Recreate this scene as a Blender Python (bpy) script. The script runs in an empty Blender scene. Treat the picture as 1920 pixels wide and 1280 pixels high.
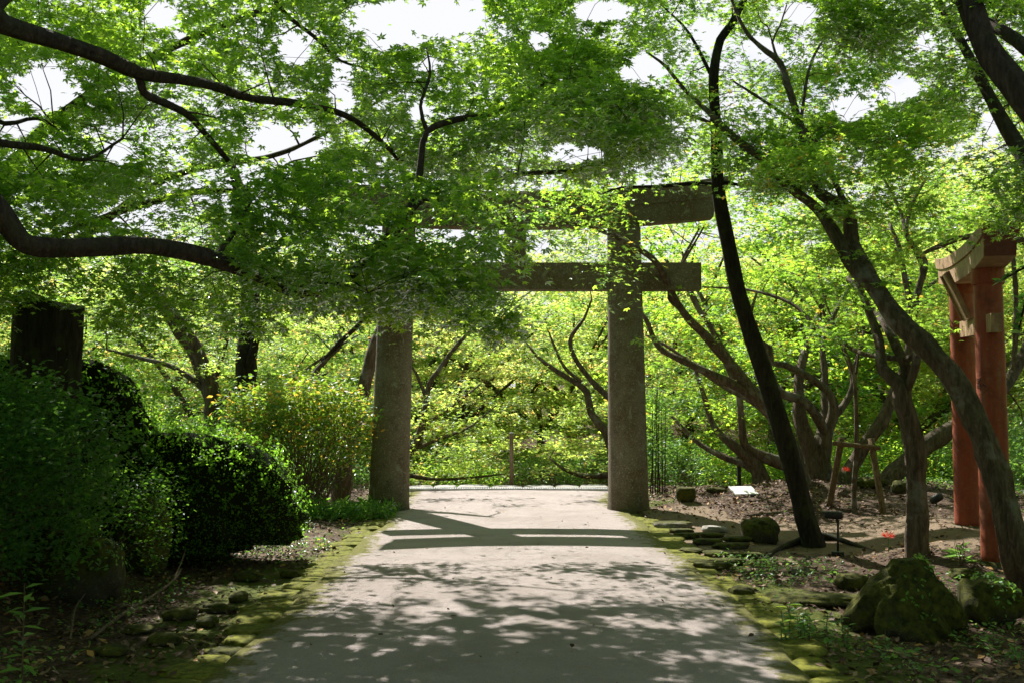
import bpy, math, random
import numpy as np
from mathutils import Vector

random.seed(7)
RNG = np.random.default_rng(11)
PI = math.pi
scene = bpy.context.scene

# ------------------------------------------------------------------ camera
F_PX = 1867.0                      # focal length in photo pixels (35 mm on full frame)
PITCH = math.atan(122 / F_PX)
CAM_Z = 1.6
cam_d = bpy.data.cameras.new('camera')
cam_d.sensor_width = 36.0
cam_d.lens = 36.0 * F_PX / 1920
cam_d.clip_start = 0.05
cam_d.clip_end = 2000
cam = bpy.data.objects.new('camera', cam_d)
scene.collection.objects.link(cam)
cam.location = (0, 0, CAM_Z)
cam.rotation_euler = (PI / 2 + PITCH, 0, 0)
scene.camera = cam

# ------------------------------------------------------------------ sun and sky
SUN = np.array([-1.59, 3.4, 4.15]); SUN = SUN / np.linalg.norm(SUN)
SUN_EL = math.asin(SUN[2])
SUN_AZ = math.atan2(SUN[0], SUN[1])        # from +Y towards +X
world = bpy.data.worlds.new('World')
scene.world = world
world.use_nodes = True
wn = world.node_tree
wn.nodes.clear()
w_out = wn.nodes.new('ShaderNodeOutputWorld')
w_bg = wn.nodes.new('ShaderNodeBackground')
w_bg.inputs['Strength'].default_value = 0.05
w_sky = wn.nodes.new('ShaderNodeTexSky')
w_sky.sky_type = 'NISHITA'
w_sky.sun_disc = False
w_sky.sun_elevation = SUN_EL
w_sky.sun_rotation = SUN_AZ
w_sky.air_density = 1.0
w_sky.dust_density = 0.6
w_tc = wn.nodes.new('ShaderNodeTexCoord')
w_map = wn.nodes.new('ShaderNodeMapping')
w_map.inputs['Scale'].default_value = (1.6, 1.6, 4.0)
w_no = wn.nodes.new('ShaderNodeTexNoise')
w_no.inputs['Scale'].default_value = 2.2
w_no.inputs['Detail'].default_value = 9
w_no.inputs['Roughness'].default_value = 0.55
w_cr = wn.nodes.new('ShaderNodeValToRGB')
w_cr.color_ramp.elements[0].position = 0.18
w_cr.color_ramp.elements[1].position = 0.40
w_mx = wn.nodes.new('ShaderNodeMixRGB')
w_mx.inputs[2].default_value = (8.3, 8.4, 8.8, 1)
L = wn.links.new
w_sep = wn.nodes.new('ShaderNodeSeparateXYZ'); w_mr = wn.nodes.new('ShaderNodeMapRange'); w_mul = wn.nodes.new('ShaderNodeMath'); w_mul.operation = 'MULTIPLY'
w_mr.inputs['From Min'].default_value = 0.2; w_mr.inputs['From Max'].default_value = 0.6
L(w_tc.outputs['Generated'], w_sep.inputs[0]); L(w_sep.outputs[1], w_mr.inputs[0]); L(w_cr.outputs[0], w_mul.inputs[0]); L(w_mr.outputs[0], w_mul.inputs[1])
L(w_tc.outputs['Generated'], w_map.inputs[0]); L(w_map.outputs[0], w_no.inputs['Vector'])
L(w_no.outputs['Fac'], w_cr.inputs[0]); L(w_mul.outputs[0], w_mx.inputs[0])
L(w_sky.outputs[0], w_mx.inputs[1]); L(w_mx.outputs[0], w_bg.inputs['Color'])
L(w_bg.outputs[0], w_out.inputs['Surface'])

sun_d = bpy.data.lights.new('sun', 'SUN')
sun_d.energy = 5.0
sun_d.angle = math.radians(0.53)
sun_d.color = (1.0, 0.955, 0.90)
sun_o = bpy.data.objects.new('sun', sun_d)
scene.collection.objects.link(sun_o)
sun_o.rotation_euler = Vector(SUN).to_track_quat('Z', 'Y').to_euler()
sun_o.location = (0, 0, 30)

scene.view_settings.view_transform = 'Standard'
scene.view_settings.look = 'None'
scene.view_settings.exposure = 1.22
scene.view_settings.gamma = 1.0
cy = scene.cycles
cy.max_bounces = 6
cy.diffuse_bounces = 3
cy.glossy_bounces = 2
cy.transmission_bounces = 4
cy.transparent_max_bounces = 4
cy.use_denoising = True
cy.caustics_reflective = False
cy.caustics_refractive = False

# ------------------------------------------------------------------ projection helpers
cp, sp_ = math.cos(PITCH), math.sin(PITCH)
def at(px, py, Y):
    """World point at forward distance Y that shows at photo pixel (px, py)."""
    u = (np.asarray(px, float) - 960) / F_PX
    v = (640 - np.asarray(py, float)) / F_PX
    dy = cp - sp_ * v
    dz = sp_ + cp * v
    k = np.asarray(Y, float) / dy
    return np.stack([u * k, dy * k, CAM_Z + dz * k], -1)

def to_px(P):
    x, y, z = P[:, 0], P[:, 1], P[:, 2] - CAM_Z
    d = np.maximum(cp * y + sp_ * z, 0.05)
    v = -sp_ * y + cp * z
    return 960 + F_PX * x / d, 640 - F_PX * v / d

def hash2(ix, iy, s):
    n = np.sin(ix * 127.1 + iy * 311.7 + s * 74.7) * 43758.5453
    return n - np.floor(n)

def noise2(x, y, s=0.0):
    x = np.asarray(x, float); y = np.asarray(y, float)
    ix, iy = np.floor(x), np.floor(y)
    fx, fy = x - ix, y - iy
    fx = fx * fx * (3 - 2 * fx); fy = fy * fy * (3 - 2 * fy)
    a = hash2(ix, iy, s); b = hash2(ix + 1, iy, s); c = hash2(ix, iy + 1, s); d = hash2(ix + 1, iy + 1, s)
    return (a * (1 - fx) + b * fx) * (1 - fy) + (c * (1 - fx) + d * fx) * fy

def fbm(x, y, s=0.0, o=4):
    t = 0; a = 0.5; tot = 0
    for k in range(o):
        t = t + a * noise2(x * 2 ** k, y * 2 ** k, s + k * 3.1); tot += a; a *= 0.5
    return t / tot

def sstep(a, b, x):
    t = np.clip((x - a) / (b - a), 0, 1)
    return t * t * (3 - 2 * t)

# ------------------------------------------------------------------ object helpers
ORG = {}
COL = scene.collection
def tag(o, label=None, cat=None, group=None, kind=None):
    if label: o['label'] = label
    if cat: o['category'] = cat
    if group: o['group'] = group
    if kind: o['kind'] = kind
    return o

def thing(name, loc, label, cat, group=None):
    o = bpy.data.objects.new(name, None)
    o.empty_display_size = 0.2
    COL.objects.link(o)
    o.location = tuple(float(c) for c in loc)
    ORG[o.name] = np.array(loc, float)
    return tag(o, label, cat, group)

def mk(name, V, F, mat, parent=None, attrs=None, smooth=False, org=None):
    """One mesh object. V: Nx3 world positions. F: list of index arrays (each MxK)."""
    V = np.asarray(V, float).reshape(-1, 3)
    if isinstance(F, np.ndarray): F = [F]
    F = [np.asarray(f, dtype=np.int64) for f in F if len(f)]
    if parent is not None: o0 = ORG[parent.name]
    elif org is not None: o0 = np.array(org, float)
    else: o0 = np.zeros(3)
    me = bpy.data.meshes.new(name)
    me.vertices.add(len(V))
    me.vertices.foreach_set('co', (V - o0).astype(np.float32).ravel())
    loops = np.concatenate([f.ravel() for f in F])
    cnt = np.concatenate([np.full(len(f), f.shape[1]) for f in F])
    me.loops.add(len(loops))
    me.loops.foreach_set('vertex_index', loops.astype(np.int32))
    me.polygons.add(len(cnt))
    st = np.concatenate([[0], np.cumsum(cnt)[:-1]])
    me.polygons.foreach_set('loop_start', st.astype(np.int32))
    me.polygons.foreach_set('use_smooth', np.full(len(cnt), bool(smooth)))
    me.update(calc_edges=True)
    for k, (dom, a) in (attrs or {}).items():
        at_ = me.attributes.new(k, 'FLOAT', dom)
        at_.data.foreach_set('value', np.asarray(a, np.float32))
    me.validate()
    me.materials.append(mat)
    o = bpy.data.objects.new(name, me)
    COL.objects.link(o)
    ORG[o.name] = o0
    if parent is not None: o.parent = parent
    else: o.location = tuple(float(c) for c in o0)
    return o

class MB:
    """Collects simple solids as quads/tris."""
    def __init__(s): s.V = []; s.F = {}; s.n = 0
    def add(s, V, F):
        V = np.asarray(V, float); s.V.append(V)
        for f in (F if isinstance(F, list) else [F]):
            f = np.asarray(f)
            s.F.setdefault(f.shape[1], []).append(f + s.n)
        s.n += len(V); return s
    def box(s, c, size, rot=None, taper=1.0):
        x, y, z = np.array(size) / 2
        v = np.array([[a * x * (taper if k > 0 else 1), b * y * (taper if k > 0 else 1), k * z] for k in (-1, 1) for (a, b) in ((-1, -1), (1, -1), (1, 1), (-1, 1))])
        if rot is not None: v = v @ np.array(rot).T
        f = np.array([[3, 2, 1, 0], [4, 5, 6, 7], [0, 1, 5, 4], [1, 2, 6, 5], [2, 3, 7, 6], [3, 0, 4, 7]])
        return s.add(v + np.array(c), f)
    def tube(s, pts, rad, sides=8, cap=True, rough=0.0, seed=0):
        V, F = tube_geo(pts, rad, sides, cap, rough, seed)
        return s.add(V, F)
    def build(s, name, mat, parent=None, smooth=False, org=None, attrs=None):
        return mk(name, np.concatenate(s.V), [np.concatenate(f) for f in s.F.values()], mat, parent, attrs, smooth, org)

def tube_geo(pts, rad, sides=8, cap=True, rough=0.0, seed=0):
    pts = np.asarray(pts, float); rad = np.broadcast_to(np.asarray(rad, float), (len(pts),))
    T = np.gradient(pts, axis=0)
    T /= np.linalg.norm(T, axis=1)[:, None] + 1e-9
    ref = np.array([1.0, 0.13, 0.07]) if abs(T[0][0]) < 0.8 else np.array([0.1, 1.0, 0.1])
    N = np.empty_like(T)
    n = ref - T[0] * (ref @ T[0]); n /= np.linalg.norm(n)
    for i in range(len(T)):
        n = n - T[i] * (n @ T[i]); n = n / (np.linalg.norm(n) + 1e-9); N[i] = n
    B = np.cross(T, N)
    th = np.linspace(0, 2 * PI, sides, endpoint=False)
    R = rad[:, None] * np.ones((1, sides))
    if rough:
        ii = np.arange(len(pts))[:, None] * 0.55
        R = R * (1 + rough * (2 * noise2(ii + seed * 7.3, 1.6 * np.cos(th)[None] + 9 + seed) - 1) + 0.6 * rough * (2 * noise2(ii * 0.35 + seed, 2.4 * np.sin(th)[None] * np.ones_like(ii) + 4.0) - 1)
                 + 0.35 * rough * np.sin(5 * th[None] + seed + ii * .12) + 0.22 * rough * np.sin(9 * th[None] - ii * .3 + 2 * noise2(ii, th[None] + seed)))
    V = pts[:, None] + R[..., None] * (np.cos(th)[None, :, None] * N[:, None] + np.sin(th)[None, :, None] * B[:, None])
    V = V.reshape(-1, 3)
    m = len(pts)
    a = np.arange(sides); b = (a + 1) % sides
    base = (np.arange(m - 1) * sides)[:, None]
    F = np.stack([base + a, base + b, base + sides + b, base + sides + a], -1).reshape(-1, 4)
    out = [F]
    if cap:
        V = np.concatenate([V, [pts[0]], [pts[-1]]])
        c0, c1 = m * sides, m * sides + 1
        out.append(np.concatenate([np.stack([np.full(sides, c0), b, a], -1), np.stack([np.full(sides, c1), (m - 1) * sides + a, (m - 1) * sides + b], -1)]))
    return V, out

def smooth_path(P, step=0.12):
    """Catmull-Rom through control points; P columns may hold x,y,z,radius."""
    P = np.asarray(P, float)
    Q = np.concatenate([[2 * P[0] - P[1]], P, [2 * P[-1] - P[-2]]])
    out = []
    for i in range(1, len(Q) - 2):
        L_ = np.linalg.norm(Q[i + 1][:3] - Q[i][:3])
        n = max(2, int(L_ / step))
        t = np.linspace(0, 1, n, endpoint=False)[:, None]
        a, b, c, d = Q[i - 1], Q[i], Q[i + 1], Q[i + 2]
        out.append(0.5 * ((2 * b) + (-a + c) * t + (2 * a - 5 * b + 4 * c - d) * t ** 2 + (-a + 3 * b - 3 * c + d) * t ** 3))
    out.append(P[-1:])
    return np.concatenate(out)

# ------------------------------------------------------------------ materials
def new_mat(name):
    m = bpy.data.materials.new(name); m.use_nodes = True
    nt = m.node_tree; nt.nodes.clear()
    out = nt.nodes.new('ShaderNodeOutputMaterial')
    return m, nt, out

def N_(nt, t, **kw):
    n = nt.nodes.new(t)
    for k, v in kw.items():
        if k in n.inputs: n.inputs[k].default_value = v
        else: setattr(n, k, v)
    return n

def noise_n(nt, scale, detail=4, rough=0.55, vec=None, dist=0.0):
    n = nt.nodes.new('ShaderNodeTexNoise')
    n.inputs['Scale'].default_value = scale; n.inputs['Detail'].default_value = detail
    n.inputs['Roughness'].default_value = rough; n.inputs['Distortion'].default_value = dist
    if vec is not None: nt.links.new(vec, n.inputs['Vector'])
    return n.outputs['Fac']

def ramp(nt, fac, stops):
    r = nt.nodes.new('ShaderNodeValToRGB')
    el = r.color_ramp.elements
    while len(el) > 2: el.remove(el[-1])
    for i, (p, c) in enumerate(stops):
        e = el[i] if i < 2 else el.new(p)
        e.position = p
        c = c if isinstance(c, (tuple, list)) else (c, c, c)
        e.color = (c[0], c[1], c[2], 1)
    nt.links.new(fac, r.inputs[0])
    return r.outputs[0]

def mixc(nt, fac, a, b, mode='MIX'):
    m = nt.nodes.new('ShaderNodeMixRGB'); m.blend_type = mode
    for i, v in ((0, fac), (1, a), (2, b)):
        if hasattr(v, 'links') or hasattr(v, 'is_linked'): nt.links.new(v, m.inputs[i])
        elif isinstance(v, (int, float)): m.inputs[i].default_value = v if i == 0 else (v, v, v, 1)
        else: m.inputs[i].default_value = (*v, 1)
    return m.outputs[0]

def mathn(nt, op, a, b=0.0, clamp=False):
    m = nt.nodes.new('ShaderNodeMath'); m.operation = op; m.use_clamp = clamp
    for i, v in ((0, a), (1, b)):
        if hasattr(v, 'is_linked'): nt.links.new(v, m.inputs[i])
        else: m.inputs[i].default_value = v
    return m.outputs[0]

def attr(nt, name):
    a = nt.nodes.new('ShaderNodeAttribute'); a.attribute_name = name
    return a.outputs['Fac']

def objvec(nt):
    return nt.nodes.new('ShaderNodeNewGeometry').outputs['Position']

def surf(nt, out, col, rough=0.8, bump=None, bdist=0.02, spec=0.3, bstr=1.0, metal=0.0):
    p = nt.nodes.new('ShaderNodeBsdfPrincipled')
    if hasattr(col, 'is_linked'): nt.links.new(col, p.inputs['Base Color'])
    else: p.inputs['Base Color'].default_value = (*col, 1)
    if hasattr(rough, 'is_linked'): nt.links.new(rough, p.inputs['Roughness'])
    else: p.inputs['Roughness'].default_value = rough
    p.inputs['Specular IOR Level'].default_value = spec
    p.inputs['Metallic'].default_value = metal
    if bump is not None:
        b = nt.nodes.new('ShaderNodeBump'); b.inputs['Distance'].default_value = bdist; b.inputs['Strength'].default_value = bstr
        nt.links.new(bump, b.inputs['Height']); nt.links.new(b.outputs[0], p.inputs['Normal'])
    nt.links.new(p.outputs[0], out.inputs['Surface'])
    return p

def leaf_mat(name, dark, light, trans_d, trans_l, gloss=0.05, warm=None, warm_amt=0.06, grough=0.35, scale=0.9):
    m, nt, out = new_mat(name)
    pos = objvec(nt)
    r = attr(nt, 'rnd')
    big = noise_n(nt, scale, 3, 0.6, pos)
    oi = nt.nodes.new('ShaderNodeObjectInfo').outputs['Random']
    f = mathn(nt, 'ADD', mathn(nt, 'MULTIPLY', r, 0.55), mathn(nt, 'MULTIPLY', big, 0.75))
    f = mathn(nt, 'ADD', f, mathn(nt, 'MULTIPLY', oi, 0.25))
    f = mathn(nt, 'SUBTRACT', mathn(nt, 'MULTIPLY', f, 1.5), 0.60, True)
    cd = mixc(nt, f, dark, light)
    ct = mixc(nt, f, trans_d, trans_l)
    if warm:
        w = mathn(nt, 'GREATER_THAN', mathn(nt, 'FRACT', mathn(nt, 'MULTIPLY', r, 17.31)), 1 - warm_amt)
        cd = mixc(nt, w, cd, warm[0]); ct = mixc(nt, w, ct, warm[1])
    d = nt.nodes.new('ShaderNodeBsdfDiffuse'); nt.links.new(cd, d.inputs[0])
    t = nt.nodes.new('ShaderNodeBsdfTranslucent'); nt.links.new(ct, t.inputs[0])
    a = nt.nodes.new('ShaderNodeAddShader'); nt.links.new(d.outputs[0], a.inputs[0]); nt.links.new(t.outputs[0], a.inputs[1])
    g = nt.nodes.new('ShaderNodeBsdfGlossy'); g.inputs['Roughness'].default_value = grough; g.inputs[0].default_value = (.9, .95, 1, 1)
    fr = nt.nodes.new('ShaderNodeFresnel'); fr.inputs[0].default_value = 1.4
    mx = nt.nodes.new('ShaderNodeMixShader')
    nt.links.new(mathn(nt, 'ADD', mathn(nt, 'MULTIPLY', fr.outputs[0], gloss * 5), 0.0, True), mx.inputs[0])
    nt.links.new(a.outputs[0], mx.inputs[1]); nt.links.new(g.outputs[0], mx.inputs[2])
    nt.links.new(mx.outputs[0], out.inputs['Surface'])
    return m

M = {}
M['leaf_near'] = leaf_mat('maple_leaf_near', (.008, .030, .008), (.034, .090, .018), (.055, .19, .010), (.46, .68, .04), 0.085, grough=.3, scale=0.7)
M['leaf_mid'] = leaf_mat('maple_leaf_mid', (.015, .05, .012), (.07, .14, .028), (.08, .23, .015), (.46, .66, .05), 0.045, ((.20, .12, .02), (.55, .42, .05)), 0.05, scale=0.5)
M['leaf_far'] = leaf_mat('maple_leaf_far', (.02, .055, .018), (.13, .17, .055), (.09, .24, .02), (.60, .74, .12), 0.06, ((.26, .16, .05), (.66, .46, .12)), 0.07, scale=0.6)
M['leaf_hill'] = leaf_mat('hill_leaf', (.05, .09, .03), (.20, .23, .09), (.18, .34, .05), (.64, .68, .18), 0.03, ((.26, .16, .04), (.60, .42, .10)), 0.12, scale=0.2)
M['leaf_shrub'] = leaf_mat('shrub_leaf', (.02, .055, .012), (.07, .13, .02), (.07, .18, .012), (.34, .44, .035), 0.06, ((.26, .15, .03), (.62, .42, .05)), 0.13)
M['leaf_hedge'] = leaf_mat('hedge_leaf', (.012, .035, .008), (.035, .085, .014), (.05, .16, .01), (.22, .42, .03), 0.05, scale=1.5)
M['leaf_broad'] = leaf_mat('broad_leaf', (.012, .035, .012), (.035, .080, .020), (.03, .10, .01), (.14, .30, .03), 0.05, grough=0.3, scale=1.2)
M['leaf_under'] = leaf_mat('undergrowth_leaf', (.03, .075, .02), (.08, .15, .035), (.06, .16, .02), (.22, .38, .05), 0.07, grough=0.3, scale=1.0)
M['leaf_lily'] = leaf_mat('lily_petal', (.30, .02, .012), (.40, .03, .015), (.28, .02, .01), (.35, .03, .015), 0.03)

def bark_mat(name, c1, c2, moss=0.0, sc=1.0, pale=0.0):
    m, nt, out = new_mat(name)
    pos = objvec(nt)
    mp = N_(nt, 'ShaderNodeMapping'); mp.inputs['Scale'].default_value = (9 * sc, 9 * sc, 1.8 * sc)
    nt.links.new(pos, mp.inputs[0])
    n1 = noise_n(nt, 2.2, 8, 0.7, mp.outputs[0], 0.6)
    n2 = noise_n(nt, 3.0 * sc, 5, 0.6, pos)
    n3 = noise_n(nt, 60 * sc, 3, 0.6, pos)
    c = ramp(nt, n1, [(0.33, tuple(x * .45 for x in c1)), (0.5, c1), (0.68, c2)])
    if pale:
        c = mixc(nt, mathn(nt, 'MULTIPLY', ramp(nt, n2, [(0.55, 0.0), (0.64, 1.0)]), pale), c, (.33, .31, .27))
    if moss:
        nz = N_(nt, 'ShaderNodeSeparateXYZ'); nt.links.new(nt.nodes.new('ShaderNodeNewGeometry').outputs['Normal'], nz.inputs[0])
        f = mathn(nt, 'ADD', mathn(nt, 'MULTIPLY', noise_n(nt, 5, 4, .6, pos), 1.0), mathn(nt, 'MULTIPLY', nz.outputs[2], 0.15))
        c = mixc(nt, mathn(nt, 'MULTIPLY', ramp(nt, f, [(0.52, 0.0), (0.66, 1.0)]), moss), c, (.055, .075, .018))
    h = mathn(nt, 'ADD', n1, mathn(nt, 'MULTIPLY', n3, 0.35))
    surf(nt, out, c, 0.9, h, 0.06 / sc, 0.2, 1.0)
    return m
M['bark'] = bark_mat('maple_bark', (.125, .09, .062), (.23, .175, .125), 0.25, 1.0, 0.5)
M['bark_dark'] = bark_mat('dark_bark', (.028, .023, .016), (.055, .045, .032), 0.45, 1.6)
M['bark_near'] = bark_mat('near_branch_bark', (.075, .055, .04), (.13, .10, .075), 0.3, 1.4)
M['bark_far'] = bark_mat('far_bark', (.11, .08, .055), (.19, .15, .11), 0.2, 0.8, .3)
M['bark_stump'] = bark_mat('stump_bark', (.035, .03, .022), (.07, .06, .045), 0.5, 1.3)

def stone_mat(name, c1, c2, stain=(.10, .06, .03), moss=0.0, spk=220, mcol=((.018, .022, .006), (.10, .10, .014))):
    m, nt, out = new_mat(name)
    pos = objvec(nt)
    g = noise_n(nt, spk, 3, 0.7, pos)
    b = noise_n(nt, 1.7, 6, 0.62, pos, .4)
    mp = N_(nt, 'ShaderNodeMapping'); mp.inputs['Scale'].default_value = (5, 5, .7); nt.links.new(pos, mp.inputs[0])
    v = noise_n(nt, 1.3, 6, .65, mp.outputs[0])
    c = ramp(nt, g, [(0.30, tuple(x * .35 for x in c1)), (0.5, c1), (0.70, c2)])
    c = mixc(nt, ramp(nt, b, [(0.42, 0.0), (0.66, 0.75)]), c, stain)
    c = mixc(nt, ramp(nt, v, [(0.56, 0.0), (0.74, 0.5)]), c, tuple(x * .35 for x in c1))
    c = mixc(nt, ramp(nt, noise_n(nt, 9, 6, .75, pos), [(0.52, 0.0), (0.64, 0.6)]), c, tuple(x * .45 for x in c1))
    c = mixc(nt, ramp(nt, noise_n(nt, 42, 3, .7, pos), [(0.56, 0.0), (0.66, 0.55)]), c, tuple(min(1, x * 1.35) for x in c2))
    if name == 'granite':
        c = mixc(nt, ramp(nt, noise_n(nt, 3.4, 7, .75, pos, .8), [(0.58, 0.0), (0.62, .75)]), c, (.30, .31, .24))
        zc_ = N_(nt, 'ShaderNodeSeparateXYZ'); nt.links.new(pos, zc_.inputs[0])
        c = mixc(nt, mathn(nt, 'MULTIPLY', ramp(nt, mathn(nt, 'ADD', zc_.outputs[2], mathn(nt, 'MULTIPLY', b, .8)), [(0.35, 1.0), (0.95, 0.0)]), .6), c, (.07, .06, .03))
    if moss:
        f = noise_n(nt, 2.3, 5, .65, pos)
        nz = N_(nt, 'ShaderNodeSeparateXYZ'); nt.links.new(nt.nodes.new('ShaderNodeNewGeometry').outputs['Normal'], nz.inputs[0])
        f = mathn(nt, 'ADD', f, mathn(nt, 'MULTIPLY', nz.outputs[2], 0.22))
        mc = ramp(nt, noise_n(nt, 14, 4, .7, pos), [(0.35, mcol[0]), (0.65, mcol[1])])
        c = mixc(nt, mathn(nt, 'MULTIPLY', ramp(nt, f, [(0.60 - .25 * moss, 0.0), (0.70 - .2 * moss, 1.0)]), 1.0), c, mc)
    h = mathn(nt, 'ADD', mathn(nt, 'MULTIPLY', g, 0.5), b)
    surf(nt, out, c, 0.92, h, 0.02, 0.2)
    return m
M['granite'] = stone_mat('granite', (.19, .16, .115), (.37, .325, .25), (.11, .07, .035), 0.0)
M['rock'] = stone_mat('rock', (.22, .20, .17), (.36, .33, .29), (.09, .07, .05), 0.25, 90)
M['rock_pale'] = stone_mat('pale_rock', (.42, .40, .37), (.55, .53, .50), (.25, .22, .18), 0.0, 120)
M['rock_moss'] = stone_mat('mossy_rock', (.065, .058, .045), (.13, .115, .09), (.05, .05, .02), 1.0, 90)
M['kerb'] = stone_mat('kerb_stone', (.20, .18, .14), (.32, .29, .24), (.10, .09, .04), 0.95, 120, ((.05, .06, .008), (.21, .21, .02)))

def paint_mat(name, col, wear, rough=0.6):
    m, nt, out = new_mat(name)
    pos = objvec(nt)
    mp = N_(nt, 'ShaderNodeMapping'); mp.inputs['Scale'].default_value = (6, 6, .8); nt.links.new(pos, mp.inputs[0])
    v = noise_n(nt, 1.5, 7, .65, mp.outputs[0]); s = noise_n(nt, 22, 5, .7, pos)
    c = ramp(nt, v, [(0.3, tuple(x * .6 for x in col)), (0.55, col), (0.72, wear)])
    c = mixc(nt, ramp(nt, s, [(0.56, 0.0), (0.66, .7)]), c, wear)
    c = mixc(nt, ramp(nt, noise_n(nt, 3.2, 6, .7, pos), [(0.50, 0.0), (0.66, .7)]), c, tuple(x * .4 for x in col))
    surf(nt, out, c, rough, s, 0.004, .35)
    return m
M['red_paint'] = paint_mat('vermilion_paint', (.29, .058, .024), (.24, .12, .065))
M['red_top'] = paint_mat('faded_paint', (.36, .22, .13), (.50, .37, .23))
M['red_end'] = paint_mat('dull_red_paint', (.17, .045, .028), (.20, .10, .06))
M['black_paint'] = paint_mat('black_paint', (.015, .015, .015), (.03, .03, .03), .5)
M['metal'] = paint_mat('galvanised', (.62, .62, .63), (.7, .7, .7), .4)
M['post'] = paint_mat('bronze_post', (.25, .17, .11), (.33, .25, .18), .35)
M['wood'] = bark_mat('post_wood', (.16, .105, .06), (.26, .18, .11), 0.2, 1.8)
M['white'] = paint_mat('white_board', (.75, .75, .75), (.65, .65, .62), .5)
M['cut_wood'] = bark_mat('cut_wood', (.20, .17, .14), (.34, .31, .27), 0.1, 2.0)
M['twig'] = bark_mat('dry_twig', (.20, .14, .10), (.30, .23, .17), 0, 3.0)

# terrain material driven by sand / moss surface attributes
m, nt, out = new_mat('forest_floor')
pos = objvec(nt)
a_s, a_m = attr(nt, 'sand'), attr(nt, 'moss')
lit = ramp(nt, noise_n(nt, 26, 6, .7, pos), [(0.30, (.030, .020, .013)), (0.52, (.085, .055, .036)), (0.72, (.20, .145, .10))])
snd = ramp(nt, noise_n(nt, 90, 5, .7, pos), [(0.3, (.10, .07, .042)), (0.55, (.21, .155, .105)), (0.75, (.36, .28, .20))])
mos = ramp(nt, noise_n(nt, 30, 5, .7, pos), [(0.3, (.03, .04, .008)), (0.7, (.12, .14, .02))])
n5 = noise_n(nt, 5, 5, .65, pos)
fs = ramp(nt, mathn(nt, 'ADD', a_s, mathn(nt, 'MULTIPLY', mathn(nt, 'SUBTRACT', n5, .5), 1.2)), [(0.42, 0.0), (0.60, 1.0)])
fm = ramp(nt, mathn(nt, 'ADD', a_m, mathn(nt, 'MULTIPLY', mathn(nt, 'SUBTRACT', n5, .5), 1.5)), [(0.48, 0.0), (0.60, 1.0)])
c = mixc(nt, fs, lit, snd); c = mixc(nt, fm, c, mos)
surf(nt, out, c, 0.95, mathn(nt, 'ADD', noise_n(nt, 26, 6, .7, pos), n5), 0.03, .15)
M['terrain'] = m

m, nt, out = new_mat('path_surface')
pos = objvec(nt)
a_m = attr(nt, 'moss')
g = noise_n(nt, 160, 4, .75, pos)
c = ramp(nt, g, [(0.28, (.26, .215, .195)), (0.5, (.46, .395, .37)), (0.74, (.60, .525, .50))])
st = noise_n(nt, 1.1, 7, .65, pos, .5)
c = mixc(nt, ramp(nt, st, [(0.42, 0.0), (0.68, 0.5)]), c, (.27, .225, .19))
c = mixc(nt, ramp(nt, noise_n(nt, 38, 5, .75, pos), [(0.58, 0.0), (0.72, 0.55)]), c, (.13, .105, .075))
n5 = noise_n(nt, 7, 6, .7, pos)
mos = ramp(nt, noise_n(nt, 35, 5, .7, pos), [(0.3, (.07, .08, .01)), (0.7, (.24, .23, .03))])
fm = ramp(nt, mathn(nt, 'ADD', a_m, mathn(nt, 'MULTIPLY', mathn(nt, 'SUBTRACT', n5, .5), 1.6)), [(0.44, 0.0), (0.66, 0.9)])
c = mixc(nt, fm, c, mos)
surf(nt, out, c, 0.95, mathn(nt, 'ADD', g, mathn(nt, 'MULTIPLY', n5, 2.5)), 0.02, .15)
M['path'] = m

m, nt, out = new_mat('dry_leaf')
r = attr(nt, 'rnd')
c = ramp(nt, r, [(0.0, (.06, .03, .018)), (0.4, (.15, .085, .05)), (0.75, (.26, .17, .11)), (1.0, (.42, .22, .06))])
surf(nt, out, c, .7, None, spec=.3)
M['dry'] = m
m, nt, out = new_mat('hedge_core')
surf(nt, out, (.012, .016, .006), 1.0, None, spec=.05)
M['core'] = m

# ------------------------------------------------------------------ ground
EDGE_L = [(350, 1280), (430, 1215), (505, 1150), (560, 1100), (620, 1050), (680, 1005), (722, 965), (752, 940)]
EDGE_R = [(1545, 1275), (1470, 1190), (1400, 1125), (1330, 1075), (1270, 1030), (1225, 990), (1180, 955), (1140, 935)]
def on_plane(px, py, z=0.0):
    d = at(px, py, 1.0) - np.array([0, 0, CAM_Z])
    t = (z - CAM_Z) / d[2]
    return np.array([0, 0, CAM_Z]) + d * t
eL = np.array([on_plane(*p) for p in EDGE_L]); eR = np.array([on_plane(*p) for p in EDGE_R])
eL = np.concatenate([[[eL[0][0] - .05, 1.0, 0]], eL, [[-2.0, 20.6, 0]]])
eR = np.concatenate([[[eR[0][0] + .05, 1.0, 0]], eR, [[2.1, 19.0, 0], [2.15, 20.6, 0]]])
def xL(y): return np.interp(y, eL[:, 1], eL[:, 0])
def xR(y): return np.interp(y, eR[:, 1], eR[:, 0])

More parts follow.
